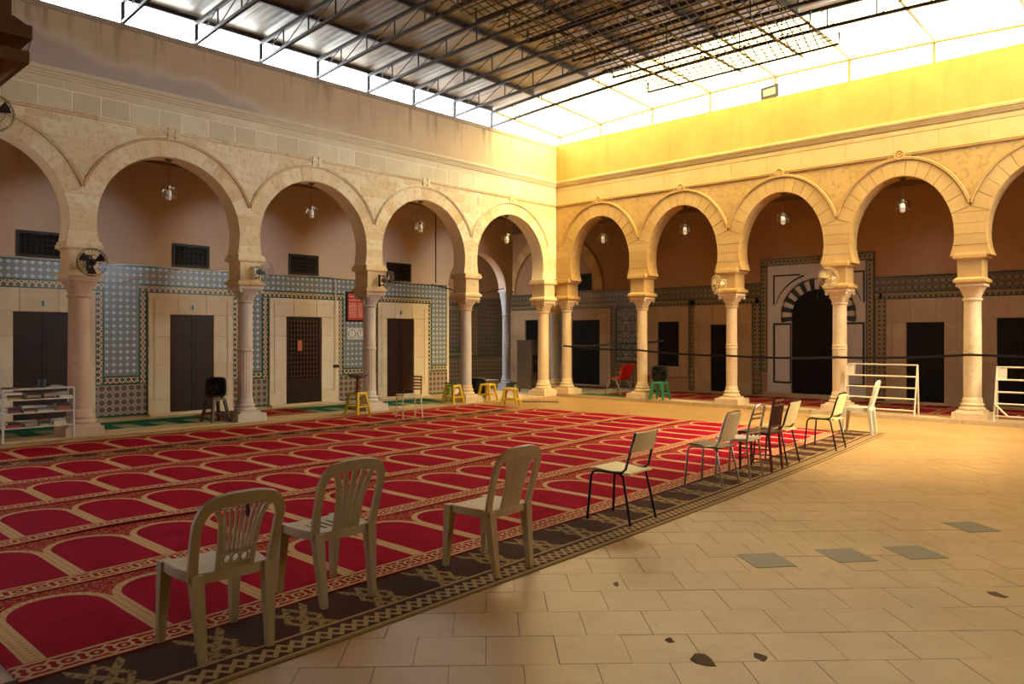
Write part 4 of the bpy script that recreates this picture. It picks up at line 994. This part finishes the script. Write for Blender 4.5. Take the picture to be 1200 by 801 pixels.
# white bistro chair
o = thing('bistro_chair', 'white seated bistro chair with curved aluminium bar back', 'chair', (9.335, -7.95, RZ), R(4))
for s_ in (-1, 1):
    MB().tube([(-.20, s_ * .19, 0), (-.17, s_ * .175, .43)], .013, 8).build('leg', ALU, o, smooth=True)
    MB().tube([(.21, s_ * .18, 0), (.16, s_ * .175, .42), (.19, s_ * .18, .60), (.235, s_ * .16, .77)], .013, 8).build('leg', ALU, o, smooth=True)
lp = [(.235, -.16, .77), (.25, -.12, .82), (.255, 0, .835), (.25, .12, .82), (.235, .16, .77)]; MB().tube(lp, .013, 8).build('back_loop', ALU, o, smooth=True)
for z in (.52, .56, .68, .73): x = .175 + (z - .5) * .22; MB().band([(x, -.175, z), (x + .03, 0, z), (x, .175, z)], .022, .008, (1, 0, 0)).build('back_bar', ALU, o)
P = [[(-.20 + .38 * i / 6, (-.2 + .4 * j / 6) * (1 - .03 * abs(i - 3)), .455 - .008 * math.sin(math.pi * i / 6)) for j in range(7)] for i in range(7)]; MB().sheet(P, .03).build('seat', PL_WHITE, o, smooth=True)
# spindle back wooden chair
o = thing('spindle_chair', 'reddish brown wooden chair with turned spindle back', 'chair', (9.27, -7.29, RZ), R(5))
bead = lambda r: [(r, 0), (r, .05), (r * 1.4, .06), (r, .08), (r, .2), (r * 1.4, .21), (r, .23), (r, .45)]
for sx, sy in ((-1, -1), (-1, 1), (1, -1), (1, 1)):
    if sx < 0: MB().lathe([(.012, 0), (.016, .1), (.022, .12), (.016, .15), (.016, .3), (.022, .32), (.016, .35), (.018, .43)], 10, (-.17, sy * .18, 0)).build('leg', WOODBR, o, smooth=True)
    else: MB().tube([(.215, sy * .175, 0), (.175, sy * .175, .43), (.205, sy * .17, .66), (.24, sy * .165, .87)], .017, 8).build('leg', WOODBR, o, smooth=True)
MB().frus(-.2, .2, -.2, .2, .43, -.19, .19, -.19, .19, .46).build('seat', WOODBR, o)
for z in (.52, .78, .83): x = .185 + (z - .5) * .15; MB().tube([(x, -.165, z), (x + .012, 0, z), (x, .165, z)], .012, 8).build('back_rail', WOODBR, o)
for q in range(-2, 3): MB().tube([(.19, q * .055, .52), (.21, q * .055, .64), (.232, q * .055, .80)], .010, 8).build('spindle', WOODBR, o)
for z in (.14, .26):
    for s_ in (-1, 1): MB().tube([(-.17, s_ * .178, z), (.20, s_ * .176, z)], .009, 6).build('stretcher', WOODBR, o)
    MB().tube([(-.17, -.18, z + .03), (-.17, .18, z + .03)], .009, 6).build('stretcher', WOODBR, o)
# chair with wooden slat back by the left arcade
o = thing('slat_back_chair', 'white metal legged chair with curved brown wooden slat back', 'chair', (1.58, -6.42, .0175), R(-20))
for s_ in (-1, 1):
    MB().tube([(-.2, s_ * .2, 0), (-.18, s_ * .185, .44)], .014, 8).build('leg', PL_WHITE, o, smooth=True); MB().tube([(.23, s_ * .2, 0), (.17, s_ * .185, .44)], .014, 8).build('leg', PL_WHITE, o, smooth=True)
    MB().tube([(.17, s_ * .185, .44), (.20, s_ * .185, .58), (.235, s_ * .17, .80)], .012, 8).build('back_post', plain('brown_bent_wood', '#5a3218', .4), o, smooth=True)
MB().sheet([[(-.2 + .4 * i / 6, -.2 + .4 * j / 6, .455) for j in range(7)] for i in range(7)], .025).build('seat', PL_WHITE, o)
for z in (.56, .62, .68, .74, .80): x = .19 + (z - .5) * .17; MB().band([(x, -.185, z), (x + .04, -.09, z + .012), (x + .052, 0, z + .016), (x + .04, .09, z + .012), (x, .185, z)], .034, .012, (1, 0, 0)).build('back_slat', bpy.data.materials['brown_bent_wood'], o)
# red shell chair
REDP = plain('red_fabric', '#b0121c', .6); CHR = plain('chrome', '#b9b4aa', .2, .95)
o = thing('red_chair', 'red shell chair with chrome sled legs in the right gallery', 'chair', (1.80, .38, GRF + .01), R(-4))
prof = [(-.24, .42), (-.20, .44), (0, .42), (.13, .42), (.19, .47), (.23, .60), (.28, .74), (.31, .80)]
P = [[(x - .0, (-.22 + .44 * j / 6) * (1 if k < 5 else 1.05), z + .02 * abs(j - 3) / 3) for j in range(7)] for k, (x, z) in enumerate(prof)]; MB().sheet(P, .025).build('shell', REDP, o, smooth=True)
for s_ in (-1, 1):
    y = .235 * s_; MB().tube([(-.28, y, .012), (-.12, y, .40), (-.08, y, .50), (-.18, y, .60), (-.24, y, .58)], .011, 8).build('arm_loop', CHR, o, smooth=True)
    MB().tube([(.25, y, .0115), (.10, y, .40), (-.05, y, .43)], .011, 8).build('rear_leg', CHR, o, smooth=True)

# ------------------------------------------------------------------ stools and what stands on them
YEL = plain('yellow_plastic', '#d2b22c', .4, 0, .06); BRP = plain('brown_plastic', '#3c1e18', .45); GRP = plain('green_plastic', '#1f7a56', .4)
def stool(label, loc, rz, mat, h=.44, w=.13, b=.18, cat='stool'):
    o = thing('plastic_stool', label, cat, loc, rz)
    m = MB(); m.frus(-w - .012, w + .012, -w - .012, w + .012, h - .04, -w, w, -w, w, h - .008); m.frus(-w, w, -w, w, h - .008, -w + .012, w - .012, -w + .012, w - .012, h); m.build('top', mat, o)
    for sx in (-1, 1):
        for sy in (-1, 1): MB().taper((sx * b, sy * b, 0), (sx * (w - .02), sy * (w - .02), h - .03), .04, .052).build('leg', mat, o)
    k = b - (b - w + .02) * .35
    for s_ in (-1, 1): MB().cbox((0, s_ * k, h * .36), (2 * k, .014, .035)).build('stretcher', mat, o); MB().cbox((s_ * k, 0, h * .36), (.014, 2 * k, .035)).build('stretcher', mat, o)
    return o
stool('yellow plastic stool carrying the wooden book stand', (.30, -6.72, .016), R(8), YEL, .45)
stool('yellow plastic stool with a folded dark green cloth on top', (-.02, -3.78, GLF), R(5), YEL, .44)
stool('yellow plastic stool in front of the black box fan', (.02, -2.66, GLF), R(12), YEL, .42)
stool('bare yellow plastic stool on the stone floor beyond the carpets', (1.16, -3.06, 0), R(30), YEL, .42)
stool('dark brown plastic stool under a black box fan', (-.28, -9.47, .04), R(6), BRP, .43)
stool('green plastic stool under a black box fan', (3.25, .02, GRF), R(4), GRP, .43)
BLKP = plain('black_plastic', '#0e0d0d', .4)
def box_fan(label, loc, rz, s=.2):
    o = thing('box_fan', label, 'fan', loc, rz); m = MB(); n = 28
    sq = lambda r, e: [(math.copysign(abs(math.cos(t)) ** (2 / e), math.cos(t)) * r, math.copysign(abs(math.sin(t)) ** (2 / e), math.sin(t)) * r) for t in [2 * math.pi * k / n for k in range(n)]]
    rs = [[(d, y, z + s + .02) for y, z in sq(r, 5)] for d, r in ((-.07, s * .93), (-.06, s), (.06, s), (.07, s * .93), (.07, s * .86), (-.05, s * .86), (-.05, s * .02))]; m.rings(rs, False); m.build('housing', BLKP, o, smooth=True)
    for k in range(5): r = s * (.2 + .15 * k); MB().tube([(.062, r * math.cos(t), s + .02 + r * math.sin(t)) for t in [2 * math.pi * j / 20 for j in range(20)]], .003, 4, True).build('grille_ring', IRON, o)
    MB().lathe([(.0, -.05), (.04, -.05), (.045, .04), (.0, .05)], 14).build('hub', BLKP, o, (0, 0, s + .02)); o2 = MB()
    for k in range(5):
        a = 2 * math.pi * k / 5; o2 = MB(); o2.sheet([[(-.02 + .04 * j, r * math.cos(a + .3 * (j - .5)), s + .02 + r * math.sin(a + .3 * (j - .5))) for j in range(3)] for r in (.05, s * .5, s * .8)], .004); o2.build('blade', BLKP, o)
    for q in (-1, 1): MB().cbox((0, q * s * .6, .011), (.12, .04, .022)).build('foot', BLKP, o)
    return o
box_fan('black box fan standing on the dark brown stool by the fluted column', (-.28, -9.47, .04 + .431), R(-25), .185)
box_fan('black box fan standing on the green stool in the right gallery', (3.25, .02, GRF + .431), R(-70), .185)
box_fan('black box fan on the floor behind the yellow stool in the corner', (-.7, -2.35, GLF), R(-35), .26)
# wooden book stand
o = thing('book_stand', 'carved brown wooden book stand on a yellow stool', 'book stand', (.30, -6.72, .016 + .451), R(20))
MB().lathe([(.07, 0), (.065, .02), (.03, .04), (.025, .10), (.045, .14), (.025, .19), (.03, .27), (.05, .30)], 16).build('turned_post', WOODBR, o, smooth=True)
for s_ in (-1, 1): MB().sheet([[(-.13 + .26 * i, s_ * (.005 + .16 * j), .305 + .05 * j) for j in ((0, 1) if s_ > 0 else (1, 0))] for i in (0, 1)], .016).build('rest_board', WOODBR, o)
m = MB(); P = [[(x, y, z) for x in (-.13, .0, .13)] for y, z in ((-.17, .02), (-.1, .035), (0, .02), (.1, .035), (.17, .02))]; m.sheet(P, .012)
cl = m.build('folded_cloth', plain('dark_green_cloth', '#123c34', .95), None, (-.02, -3.78, GLF + .45), R(5)); tag(cl, 'folded dark green cloth on a yellow stool', 'cloth')
# tub with green plastic near the corner
o = thing('plastic_tub', 'small white tub with green plastic on top beside the white marble column', 'tub', (-.95, -3.05, GLF))
MB().lathe([(.0, 0), (.11, 0), (.13, .02), (.15, .22), (.16, .235), (.145, .235), (.0, .2)], 20).build('tub', PL_WHITE, o, smooth=True); MB().lathe([(.0, .2), (.13, .235), (.12, .30), (.07, .34), (.0, .35)], 16, fn=lambda t, z: 1 + .08 * math.sin(5 * t)).build('green_lid', plain('bright_green_plastic', '#3f8a34', .5), o, smooth=True)

# ------------------------------------------------------------------ water cooler, shelf with books, racks
SS = plain('brushed_stainless_steel', '#6e655a', .35, .8, .1, 3); SSD = plain('dark_steel_recess', '#241f1c', .4, .5)
o = thing('water_cooler', 'tall stainless steel water cooler with taps beside the corner columns', 'water cooler', (-1.32, .42, .03), R(0))
MB().box(-.27, .27, -.27, .27, .10, 1.44).build('body', SS, o); MB().box(-.285, .285, -.285, .285, 1.44, 1.48).build('top', SS, o)
m = MB(); m.box(.268, .274, -.2, .2, .55, 1.05); rc = m.build('tap_recess', SSD, o)
for y in (-.08, .08):
    t_ = MB(); t_.tube([(.27, y, .82), (.31, y, .82), (.32, y, .79)], .012, 8); t_.build('tap', CHR, o); MB().cbox((.275, y, .87), (.006, .05, .05)).build('tap_label', plain('pink_label', '#b06068', .5), o)
MB().box(.26, .34, -.2, .2, .52, .55).build('drip_tray', SS, o)
for sx in (-1, 1):
    for sy in (-1, 1): MB().lathe([(.02, 0), (.02, .1)], 10, (sx * .22, sy * .22, 0)).build('foot', BLKP, o)

WPT = plain('white_painted_wood', '#c2c4c8', .45)
sx0, sy0 = -.02, -12.46
o = thing('bookshelf', 'low white bookshelf with three shelves of books beside the thick column', 'bookshelf', (sx0, sy0, .016))
for y in (-.48, .48):
    for x in (-.13, .13): MB().box(x - .014, x + .014, y - .014, y + .014, 0, .80).build('post', WPT, o)
for z in (.20, .42, .62, .78): MB().box(-.145, .145, -.49, .49, z, z + .018).build('shelf_board', WPT, o)
for z in (.20, .42, .62): m = MB(); m.box(-.145, -.135, -.49, .49, z, z + .10); m.build('back_rail', WPT, o)
BC = ['#c8bca4', '#7a1c2c', '#5c4632', '#d0c8b8', '#3c2a24', '#8c8478', '#b49a70', '#4a3a40', '#a44a3c', '#cfc6b0', '#2a3440', '#9a8a6a']
PAGE = plain('book_pages', '#d8cfb8', .8); CNAME = ['cream', 'dark red', 'brown', 'white', 'dark brown', 'grey', 'tan', 'purple grey', 'rust', 'ivory', 'dark blue', 'khaki']
shn = {.218: 'bottom', .438: 'middle', .638: 'upper'}
for z, words in shn.items():
    y = -.44; pal = rnd.sample(range(12), 12)
    while y < .36:
        w = rnd.uniform(.17, .24); nst = rnd.choice((1, 2, 2, 3)); zz = z
        for q in range(nst):
            h = rnd.uniform(.022, .042); ci = pal.pop() if pal else rnd.randrange(12); d = rnd.uniform(.16, .22); ww = w * rnd.uniform(.8, 1)
            b = thing('book', f'{CNAME[ci]} book lying flat on the {words} shelf of the white bookshelf', 'book', (sx0 + rnd.uniform(.0, .03), sy0 + y + w / 2, .016 + zz), R(rnd.uniform(-5, 5)), f'books on the {words} shelf of the white bookshelf')
            cm = plain('book_cover_%d' % ci, BC[ci], .6) if 'book_cover_%d' % ci not in bpy.data.materials else bpy.data.materials['book_cover_%d' % ci]
            m = MB(); m.box(-d / 2, d / 2, -ww / 2, ww / 2, 0, .004); m.box(-d / 2, d / 2, -ww / 2, ww / 2, h - .004, h); m.box(d / 2 - .004, d / 2, -ww / 2, ww / 2, .004, h - .004); m.build('cover', cm, b)
            MB().box(-d / 2 + .004, d / 2 - .005, -ww / 2 + .004, ww / 2 - .004, .004, h - .004).build('pages', PAGE, b); zz += h + .0008
        y += w + rnd.uniform(.01, .05)
o = tag(MB().lathe([(.0, 0), (.05, 0), (.055, .12), (.05, .125), (.045, .12), (.04, .01), (.0, .01)], 16).build('blue_cup', plain('dark_blue_plastic', '#24384c', .4), None, (sx0, sy0 + .07, .016 + .7985), smooth=True), 'dark blue cup standing on top of the white bookshelf', 'cup')
for y, l in ((.27, 'crumpled white cloth on top of the white bookshelf'),):
    P = [[(-.08 + .16 * i / 6, -.11 + .22 * j / 6, .012 + .03 * abs(math.sin(i * 1.7 + j * 1.3)) * (1 - (abs(i - 3) / 3) ** 3) * (1 - (abs(j - 3) / 3) ** 3)) for j in range(7)] for i in range(7)]
    tag(MB().sheet(P, .010).build('crumpled_cloth', plain('pale_cloth', '#b8bab8', .9), None, (sx0, sy0 + y, .016 + .797)), l, 'cloth')
tag(MB().box(-.09, .09, -.09, .09, 0, .02).build('thin_booklet', plain('brown_booklet', '#5a3e2a', .8), None, (sx0, sy0 - .36, .016 + .7985), R(8)), 'thin brown booklet on top of the white bookshelf', 'booklet')

WMT = plain('cream_painted_metal', '#d8d0bc', .45)
def rack(label, x0, x1, y, brace=False):
    o = thing('metal_rack', label, 'rack', ((x0 + x1) / 2, y, GRF)); h = (x1 - x0) / 2; T = .016
    for s_ in (-1, 1):
        MB().tube([(s_ * h, -.12, 0), (s_ * h + .02, .02, .98)], T, 8).build('post', WMT, o); MB().tube([(s_ * h, .16, 0), (s_ * h + .02, .02, .98)], T, 8).build('post', WMT, o)
    for k, z in enumerate((.10, .32, .53, .75, .975)):
        yy = -.12 + .14 * z / .98; MB().tube([(-h + .02 * z, yy, z), (h + .02 * z, yy, z)], T * .95, 8).build('rail', WMT, o)
    m = MB(); m.sheet([[(-h + .02 + .16 * i, -.12 + .14 * z / .98, z) for i in (0, 1)] for z in (.76, .96)], .004); m.build('plate', WMT, o)
    if brace: MB().tube([(-h, -.11, .32), (-h + .22, -.118, .10)], T * .9, 8).build('brace', WMT, o)
    return o
rack('white metal rack standing between the portal column and the plain column', 7.66, 8.98, .02)
rack('white metal rack with a diagonal brace beyond the plain weathered column', 10.30, 11.6, .02, True)

# ------------------------------------------------------------------ black strap barrier
def rope(label, pts, r=.014):
    out = []
    for a, b in zip(pts[:-1], pts[1:]):
        for k in range(10): t = k / 10; out.append(tuple(a[i] + (b[i] - a[i]) * t - (.03 * 4 * t * (1 - t) if i == 2 else 0) for i in range(3)))
    out.append(pts[-1]); tag(MB().band(out, .045, .008, (0, 1, 0)).build('strap_barrier', BLKP), label, 'strap')
rope('long black strap stretched in front of the columns of the right arcade', [(RCOLS[0], .03, 1.36), (RCOLS[1], .03, 1.27), (RCOLS[2], .03, 1.17), (RCOLS[3], .01, 1.18), (RCOLS[4], .0, 1.27), (RCOLS[5], .02, 1.30)])
rope('short black strap running back from the corner column into the right gallery', [(RCOLS[0] + .1, .30, 1.37), (1.1, 1.3, 1.42), (2.0, 2.2, 1.50)])

# ------------------------------------------------------------------ lamps and wall fans
def glassm():
    m = Mt('clear_lamp_glass', '#ffffff', .05); nt = m.nt; t = nt.nodes.new('ShaderNodeBsdfTransparent'); t.inputs[0].default_value = (.92, .93, .92, 1); g = nt.nodes.new('ShaderNodeBsdfGlossy'); g.inputs['Roughness'].default_value = .08
    mx = nt.nodes.new('ShaderNodeMixShader'); lw = nt.nodes.new('ShaderNodeLayerWeight'); lw.inputs[0].default_value = .35
    sc_ = m.math('MULTIPLY', E(m, lw.outputs['Facing']), .45); nt.links.new(sc_.k, mx.inputs[0]); nt.links.new(t.outputs[0], mx.inputs[1]); nt.links.new(g.outputs[0], mx.inputs[2]); nt.links.new(mx.outputs[0], nt.nodes['Material Output'].inputs[0]); return m.m
GLASS = glassm(); BULB = plain('white_bulb', '#f4f4f2', .3); BRASS = plain('dull_brass', '#5c4a34', .4, .6)
def lamp(label, x, y, ztop, zc):
    o = thing('pendant_lamp', label, 'lamp', (x, y, zc), 0)
    L = ztop - zc
    MB().lathe([(.0, L), (.06, L - .0), (.055, L - .03), (.015, L - .05), (.0, L - .05)], 14).build('canopy', BRASS, o, smooth=True)
    MB().tube([(.004 * (-1) ** k, .004 * (-1) ** (k // 2), .09 + (L - .13) * k / 12) for k in range(13)], .006, 5).build('chain', BRASS, o)
    MB().lathe([(.035, .10), (.04, .06), (.03, .03), (.0, .03)], 12).build('socket', ALU, o, smooth=True)
    MB().lathe([(.03, .03), (.045, .0), (.05, -.04), (.048, -.12), (.03, -.145), (.0, -.15)], 14).build('bulb', BULB, o, smooth=True)
    m = MB(); m.lathe([(.04, .095), (.11, .09), (.135, .06), (.138, -.06), (.12, -.085)], 20); m.build('glass_shade', GLASS, o, smooth=True); m = MB(); m.tube([(.125 * math.cos(t), .125 * math.sin(t), -.088) for t in [2 * math.pi * k / 20 for k in range(20)]], .005, 5, True); m.build('shade_rim', ALU, o)
    return o
LN = ['first', 'second', 'third', 'fourth']
for k in range(4):
    c = (LCOLS[k] + LCOLS[k + 1]) / 2; lamp(f'glass pendant lamp in the {LN[k]} left arcade arch from the corner', CX_, -c, 4.712, 4.14)
for k in range(4):
    c = (RCOLS[k] + RCOLS[k + 1]) / 2; lamp(f'glass pendant lamp in the {LN[k]} right arcade arch from the corner', c, -CX_, 4.727, 4.19)
def wall_fan(label, base, out, tilt, blade, cage, bracket, r=.21, n=3):
    """base: mounting point on the impost; out: unit direction away from the wall; fan axis = out turned by tilt about z"""
    o = thing('wall_fan', label, 'fan', base, math.atan2(out[1], out[0]))
    m = MB(); m.tube([(0, -.0, .10), (.06, -.0, .10), (.16, 0, .10)], .011, 6); m.tube([(0, 0, -.10), (.06, 0, -.10), (.16, 0, -.10)], .011, 6); m.tube([(.16, 0, .10), (.16, 0, -.10)], .011, 6); m.cbox((.006, 0, 0), (.012, .05, .26)); m.build('bracket', bracket, o, smooth=False)
    ax = Vector((math.cos(tilt), math.sin(tilt), -.12)).normalized(); q = Vector((0, 0, 1)); e2 = q.cross(ax).normalized(); e3 = ax.cross(e2); c = Vector((.20, .0, 0)) + ax * .10
    pt = lambda d, rr, t: c + ax * d + (e2 * math.cos(t) + e3 * math.sin(t)) * rr
    m = MB(); m.rings([[pt(d, rr, 2 * math.pi * k / 14) for k in range(14)] for d, rr in ((-.17, .03), (-.16, .05), (-.05, .06), (-.03, .035))]); m.build('motor', blade, o, smooth=True)
    m = MB()
    for d, rr in ((-.045, r * .93), (0, r), (.045, r * .93), (.06, r * .55), (.065, r * .25)): m.tube([pt(d, rr, 2 * math.pi * k / 28) for k in range(28)], .0035, 4, True)
    for k in range(24): t = 2 * math.pi * k / 24; m.tube([pt(-.06, .04, t), pt(-.045, r * .93, t), pt(0, r, t), pt(.045, r * .93, t), pt(.065, .05, t)], .0016, 3)
    m.build('cage', cage, o)
    for k in range(n):
        a = 2 * math.pi * k / n + .5; m = MB(); m.sheet([[pt(.018 * (j - 1), rr, a + (j - 1) * .42 * (rr / r) ** .3) for j in range(3)] for rr in (.04, r * .45, r * .72, r * .86)], .003); m.build('blade', blade, o, smooth=True)
    m = MB(); m.rings([[pt(d, rr, 2 * math.pi * k / 12) for k in range(12)] for d, rr in ((-.03, .035), (.03, .035), (.04, .02))]); m.build('hub', bracket, o, smooth=True)
    return o
BLUEB = plain('blue_fan_blade', '#2c6a94', .35); GREYB = plain('grey_pink_fan_blade', '#8a7a74', .4); CREAMB = plain('cream_fan_plastic', '#c8b48c', .45); WIRE = plain('bright_wire', '#8d8880', .35, .7)
LFX = .0 + .085
wall_fan('black caged wall fan on the thick pinkish column', (LFX, -LCOLS[4] + .04, 2.78), (1, 0), R(-20), BLKP, IRON, IRON, .22, 3)
wall_fan('wall fan with blue blades on the fluted column', (LFX, -LCOLS[3] + .06, 2.80), (1, 0), R(28), BLUEB, WIRE, WIRE, .21, 3)
wall_fan('wall fan with grey pink blades on the column by the red sign', (LFX, -LCOLS[2] + .06, 2.80), (1, 0), R(38), GREYB, WIRE, IRON, .21, 3)
wall_fan('cream wall fan turned sideways on the carved column left of the portal', (RCOLS[2] - .02, -LFX, 2.78), (0, -1), R(-40), CREAMB, CREAMB, CREAMB, .22, 3)
wall_fan('cream wall fan on the ringed column in front of the portal', (RCOLS[3] + .0, -LFX, 2.80), (0, -1), R(-12), CREAMB, CREAMB, CREAMB, .22, 3)
wall_fan('black wall fan fixed high at the crown of an arch of the left arcade', (.02, -13.1, 4.86), (1, 0), R(-10), BLKP, IRON, IRON, .27, 3)

# ------------------------------------------------------------------ signs, cables, small things
def print_lines(m, f, u0, u1, z0, z1, p, rows, seed):
    r_ = random.Random(seed); hz = (z1 - z0) / rows
    for k in range(rows):
        zc = z0 + hz * (k + .5); u = u0
        while u < u1 - .02:
            w = r_.uniform(.015, .06); w = min(w, u1 - u); wb(m, f, u, u + w, zc - hz * .12, zc + hz * .10, p, p + .002)
            if r_.random() < .6: wb(m, f, u + w * .3, u + w * .3 + .010, zc - hz * .1, zc + hz * r_.uniform(.2, .42), p, p + .002)
            if r_.random() < .4: wb(m, f, u + w * .6, u + w * .6 + .012, zc - hz * .34, zc - hz * .24, p, p + .002)
            u += w + r_.uniform(.008, .02)
SG = thing('framed_sign', 'red framed sign with pale script beside the lattice door', 'sign', (GX, -4.93, 1.97))
f0 = lambda u, z, p: (p, -u, z)
for q in ((-.29, .29, 0, .04), (-.29, .29, .69, .73), (-.29, -.25, .04, .69), (.25, .29, .04, .69)): m = MB(); wb(m, f0, *q, .018, .05); m.build('frame', WOOD_BK, SG)
m = MB(); wb(m, f0, -.25, .25, .04, .69, .018, .03); m.build('panel', plain('red_sign_print', '#b8262c', .5), SG)
m = MB(); wb(m, f0, -.03, .20, .10, .46, .03, .032); wb(m, f0, -.19, -.06, .10, .46, .03, .032); m.build('pale_field', plain('pale_pink_print', '#d88878', .5), SG)
m = MB(); print_lines(m, f0, -.19, .20, .48, .66, .032, 2, 3); m.build('script', PLQ, SG); m = MB(); print_lines(m, f0, -.18, .19, .11, .45, .033, 6, 5); m.build('small_script', plain('dark_red_print', '#7a1418', .5), SG)
CK = thing('clock_board', 'white board with two round clock dials below the red sign', 'clock', (GX, -4.93, 1.54))
m = MB(); wb(m, f0, -.26, .26, 0, .27, .016, .04); m.build('board', PLQ, CK)
for s_ in (-1, 1):
    u = s_ * .125; m = MB(); m.rings([[f0(u + r * math.cos(t), .135 + r * math.sin(t), p) for t in [2 * math.pi * k / 20 for k in range(20)]] for r, p in ((.1, .04), (.1, .05), (.088, .052))]); q_ = MB(); q_.tube([f0(u + .098 * math.cos(t), .135 + .098 * math.sin(t), .052) for t in [2 * math.pi * k / 24 for k in range(24)]], .006, 5, True); q_.build('dial_rim', IRON, CK); dl = m.build('dial', plain('dial_white', '#dcdce0', .3), CK)
    m = MB(); wb(m, f0, u - .004, u + .004, .135, .205, .052, .055); wb(m, f0, u, u + .05, .131, .139, .052, .055); m.build('hands', BLKP, dl)
    m = MB()
    for k in range(12): t = math.pi / 6 * k; uu, zz = u + .076 * math.cos(t), .135 + .076 * math.sin(t); wb(m, f0, uu - .005, uu + .005, zz - .005, zz + .005, .052, .054)
    m.build('hour_marks', BLKP, dl)
pp = thing('conduit_pipe', 'white conduit pipe with a dark switch box beside the lattice door', 'pipe', (GX + .08, -5.55, .62))
MB().tube([(0, 0, .25), (0, 0, 2.34), (-.05, .0, 2.37)], .016, 8).build('pipe', PL_WHITE, pp); MB().cbox((.01, 0, .28), (.06, .12, .07)).build('switch_box', BLKP, pp); MB().tube([(0, 0, .25), (0, 0, -.1)], .008, 6).build('cable', PL_WHITE, pp)
def cable(label, pts, r, mat, cat='cable'):
    tag(MB().tube(pts, r, 6).build('wall_cable', mat), label, cat)
cable('grey cable sagging along the top of the left gallery tiles', [(GX + .05, -12.4 + .35 * k, 3.0 + .02 * math.sin(k * 1.1) - .01 * (k % 3)) for k in range(30)], .013, WIRE)
cable('loose pale rod slanting across the blue tiles beside the first door', [(GX + .06, -10.45, 2.63), (GX + .06, -9.75, 2.86), (GX + .07, -9.2, 2.98)], .012, PL_TAN)
cable('dark cable drooping along the corner arch wall', [(GX + .06, -2.5, 3.0), (GX + .06, -1.9, 2.92), (GX + .05, -1.2, 2.78), (GX + .05, -.4, 2.88), (GX + .05, .3, 3.02)], .012, IRON)
cable('dark vertical wire on the left gallery plaster', [(GX + .02, -2.33, 3.05), (GX + .02, -2.33, 5.0)], .012, IRON)
cable('pale cord tied round a column of the right arcade', [(RCOLS[1] + .15, .10, 1.62), (RCOLS[1] + .16, .05, 1.35), (RCOLS[1] + .15, .03, 1.12), (RCOLS[1] + .17, .05, 1.0)], .008, PL_WHITE)
fl_ = thing('flood_light', 'small framed flood light on top of the ochre parapet', 'flood light', (6.03, .08, 6.80))
MB().tube([(-.12, 0, 0), (-.17, 0, .02), (-.17, 0, .13)], .01, 6).build('bracket', BLKP, fl_); m = MB(); m.add([(x, y, z) for y in (-.03, .03) for x, z in ((-.21, .02), (.19, .04), (.185, .31), (-.215, .275))], [(0, 1, 2, 3), (4, 5, 6, 7), (0, 1, 5, 4), (1, 2, 6, 5), (2, 3, 7, 6), (3, 0, 4, 7)]); hb = m.build('housing', BLKP, fl_)
m = MB(); m.add([(x, -.032, z) for x, z in ((-.15, .075), (.125, .09), (.122, .24), (-.153, .215))], [(0, 1, 2, 3)]); m.build('lens', plain('pale_lens', '#9a9684', .3), fl_)
vt = thing('roof_vent', 'small grey vent box on the roof beyond the left parapet', 'vent', (-1.2, -4.6, 6.6)); MB().box(-.15, .15, -.13, .13, 0, .36).build('casing', plain('grey_vent_metal', '#7c8078', .5), vt); MB().box(.15, .16, -.1, .1, .05, .3).build('louvre', STEEL, vt)
lk = MB(); lk.tube([(0, 0, .25), (.005, -.03, .12), (.01, -.06, .03)], .006, 5); lk.cbox((.03, -.09, .0), (.05, .10, .035)); o = lk.build('loose_bracket', BLKP, None, (0.0, -12.55, 5.87)); tag(o, 'small black bracket and cable end on the left parapet above the cornice', 'bracket')
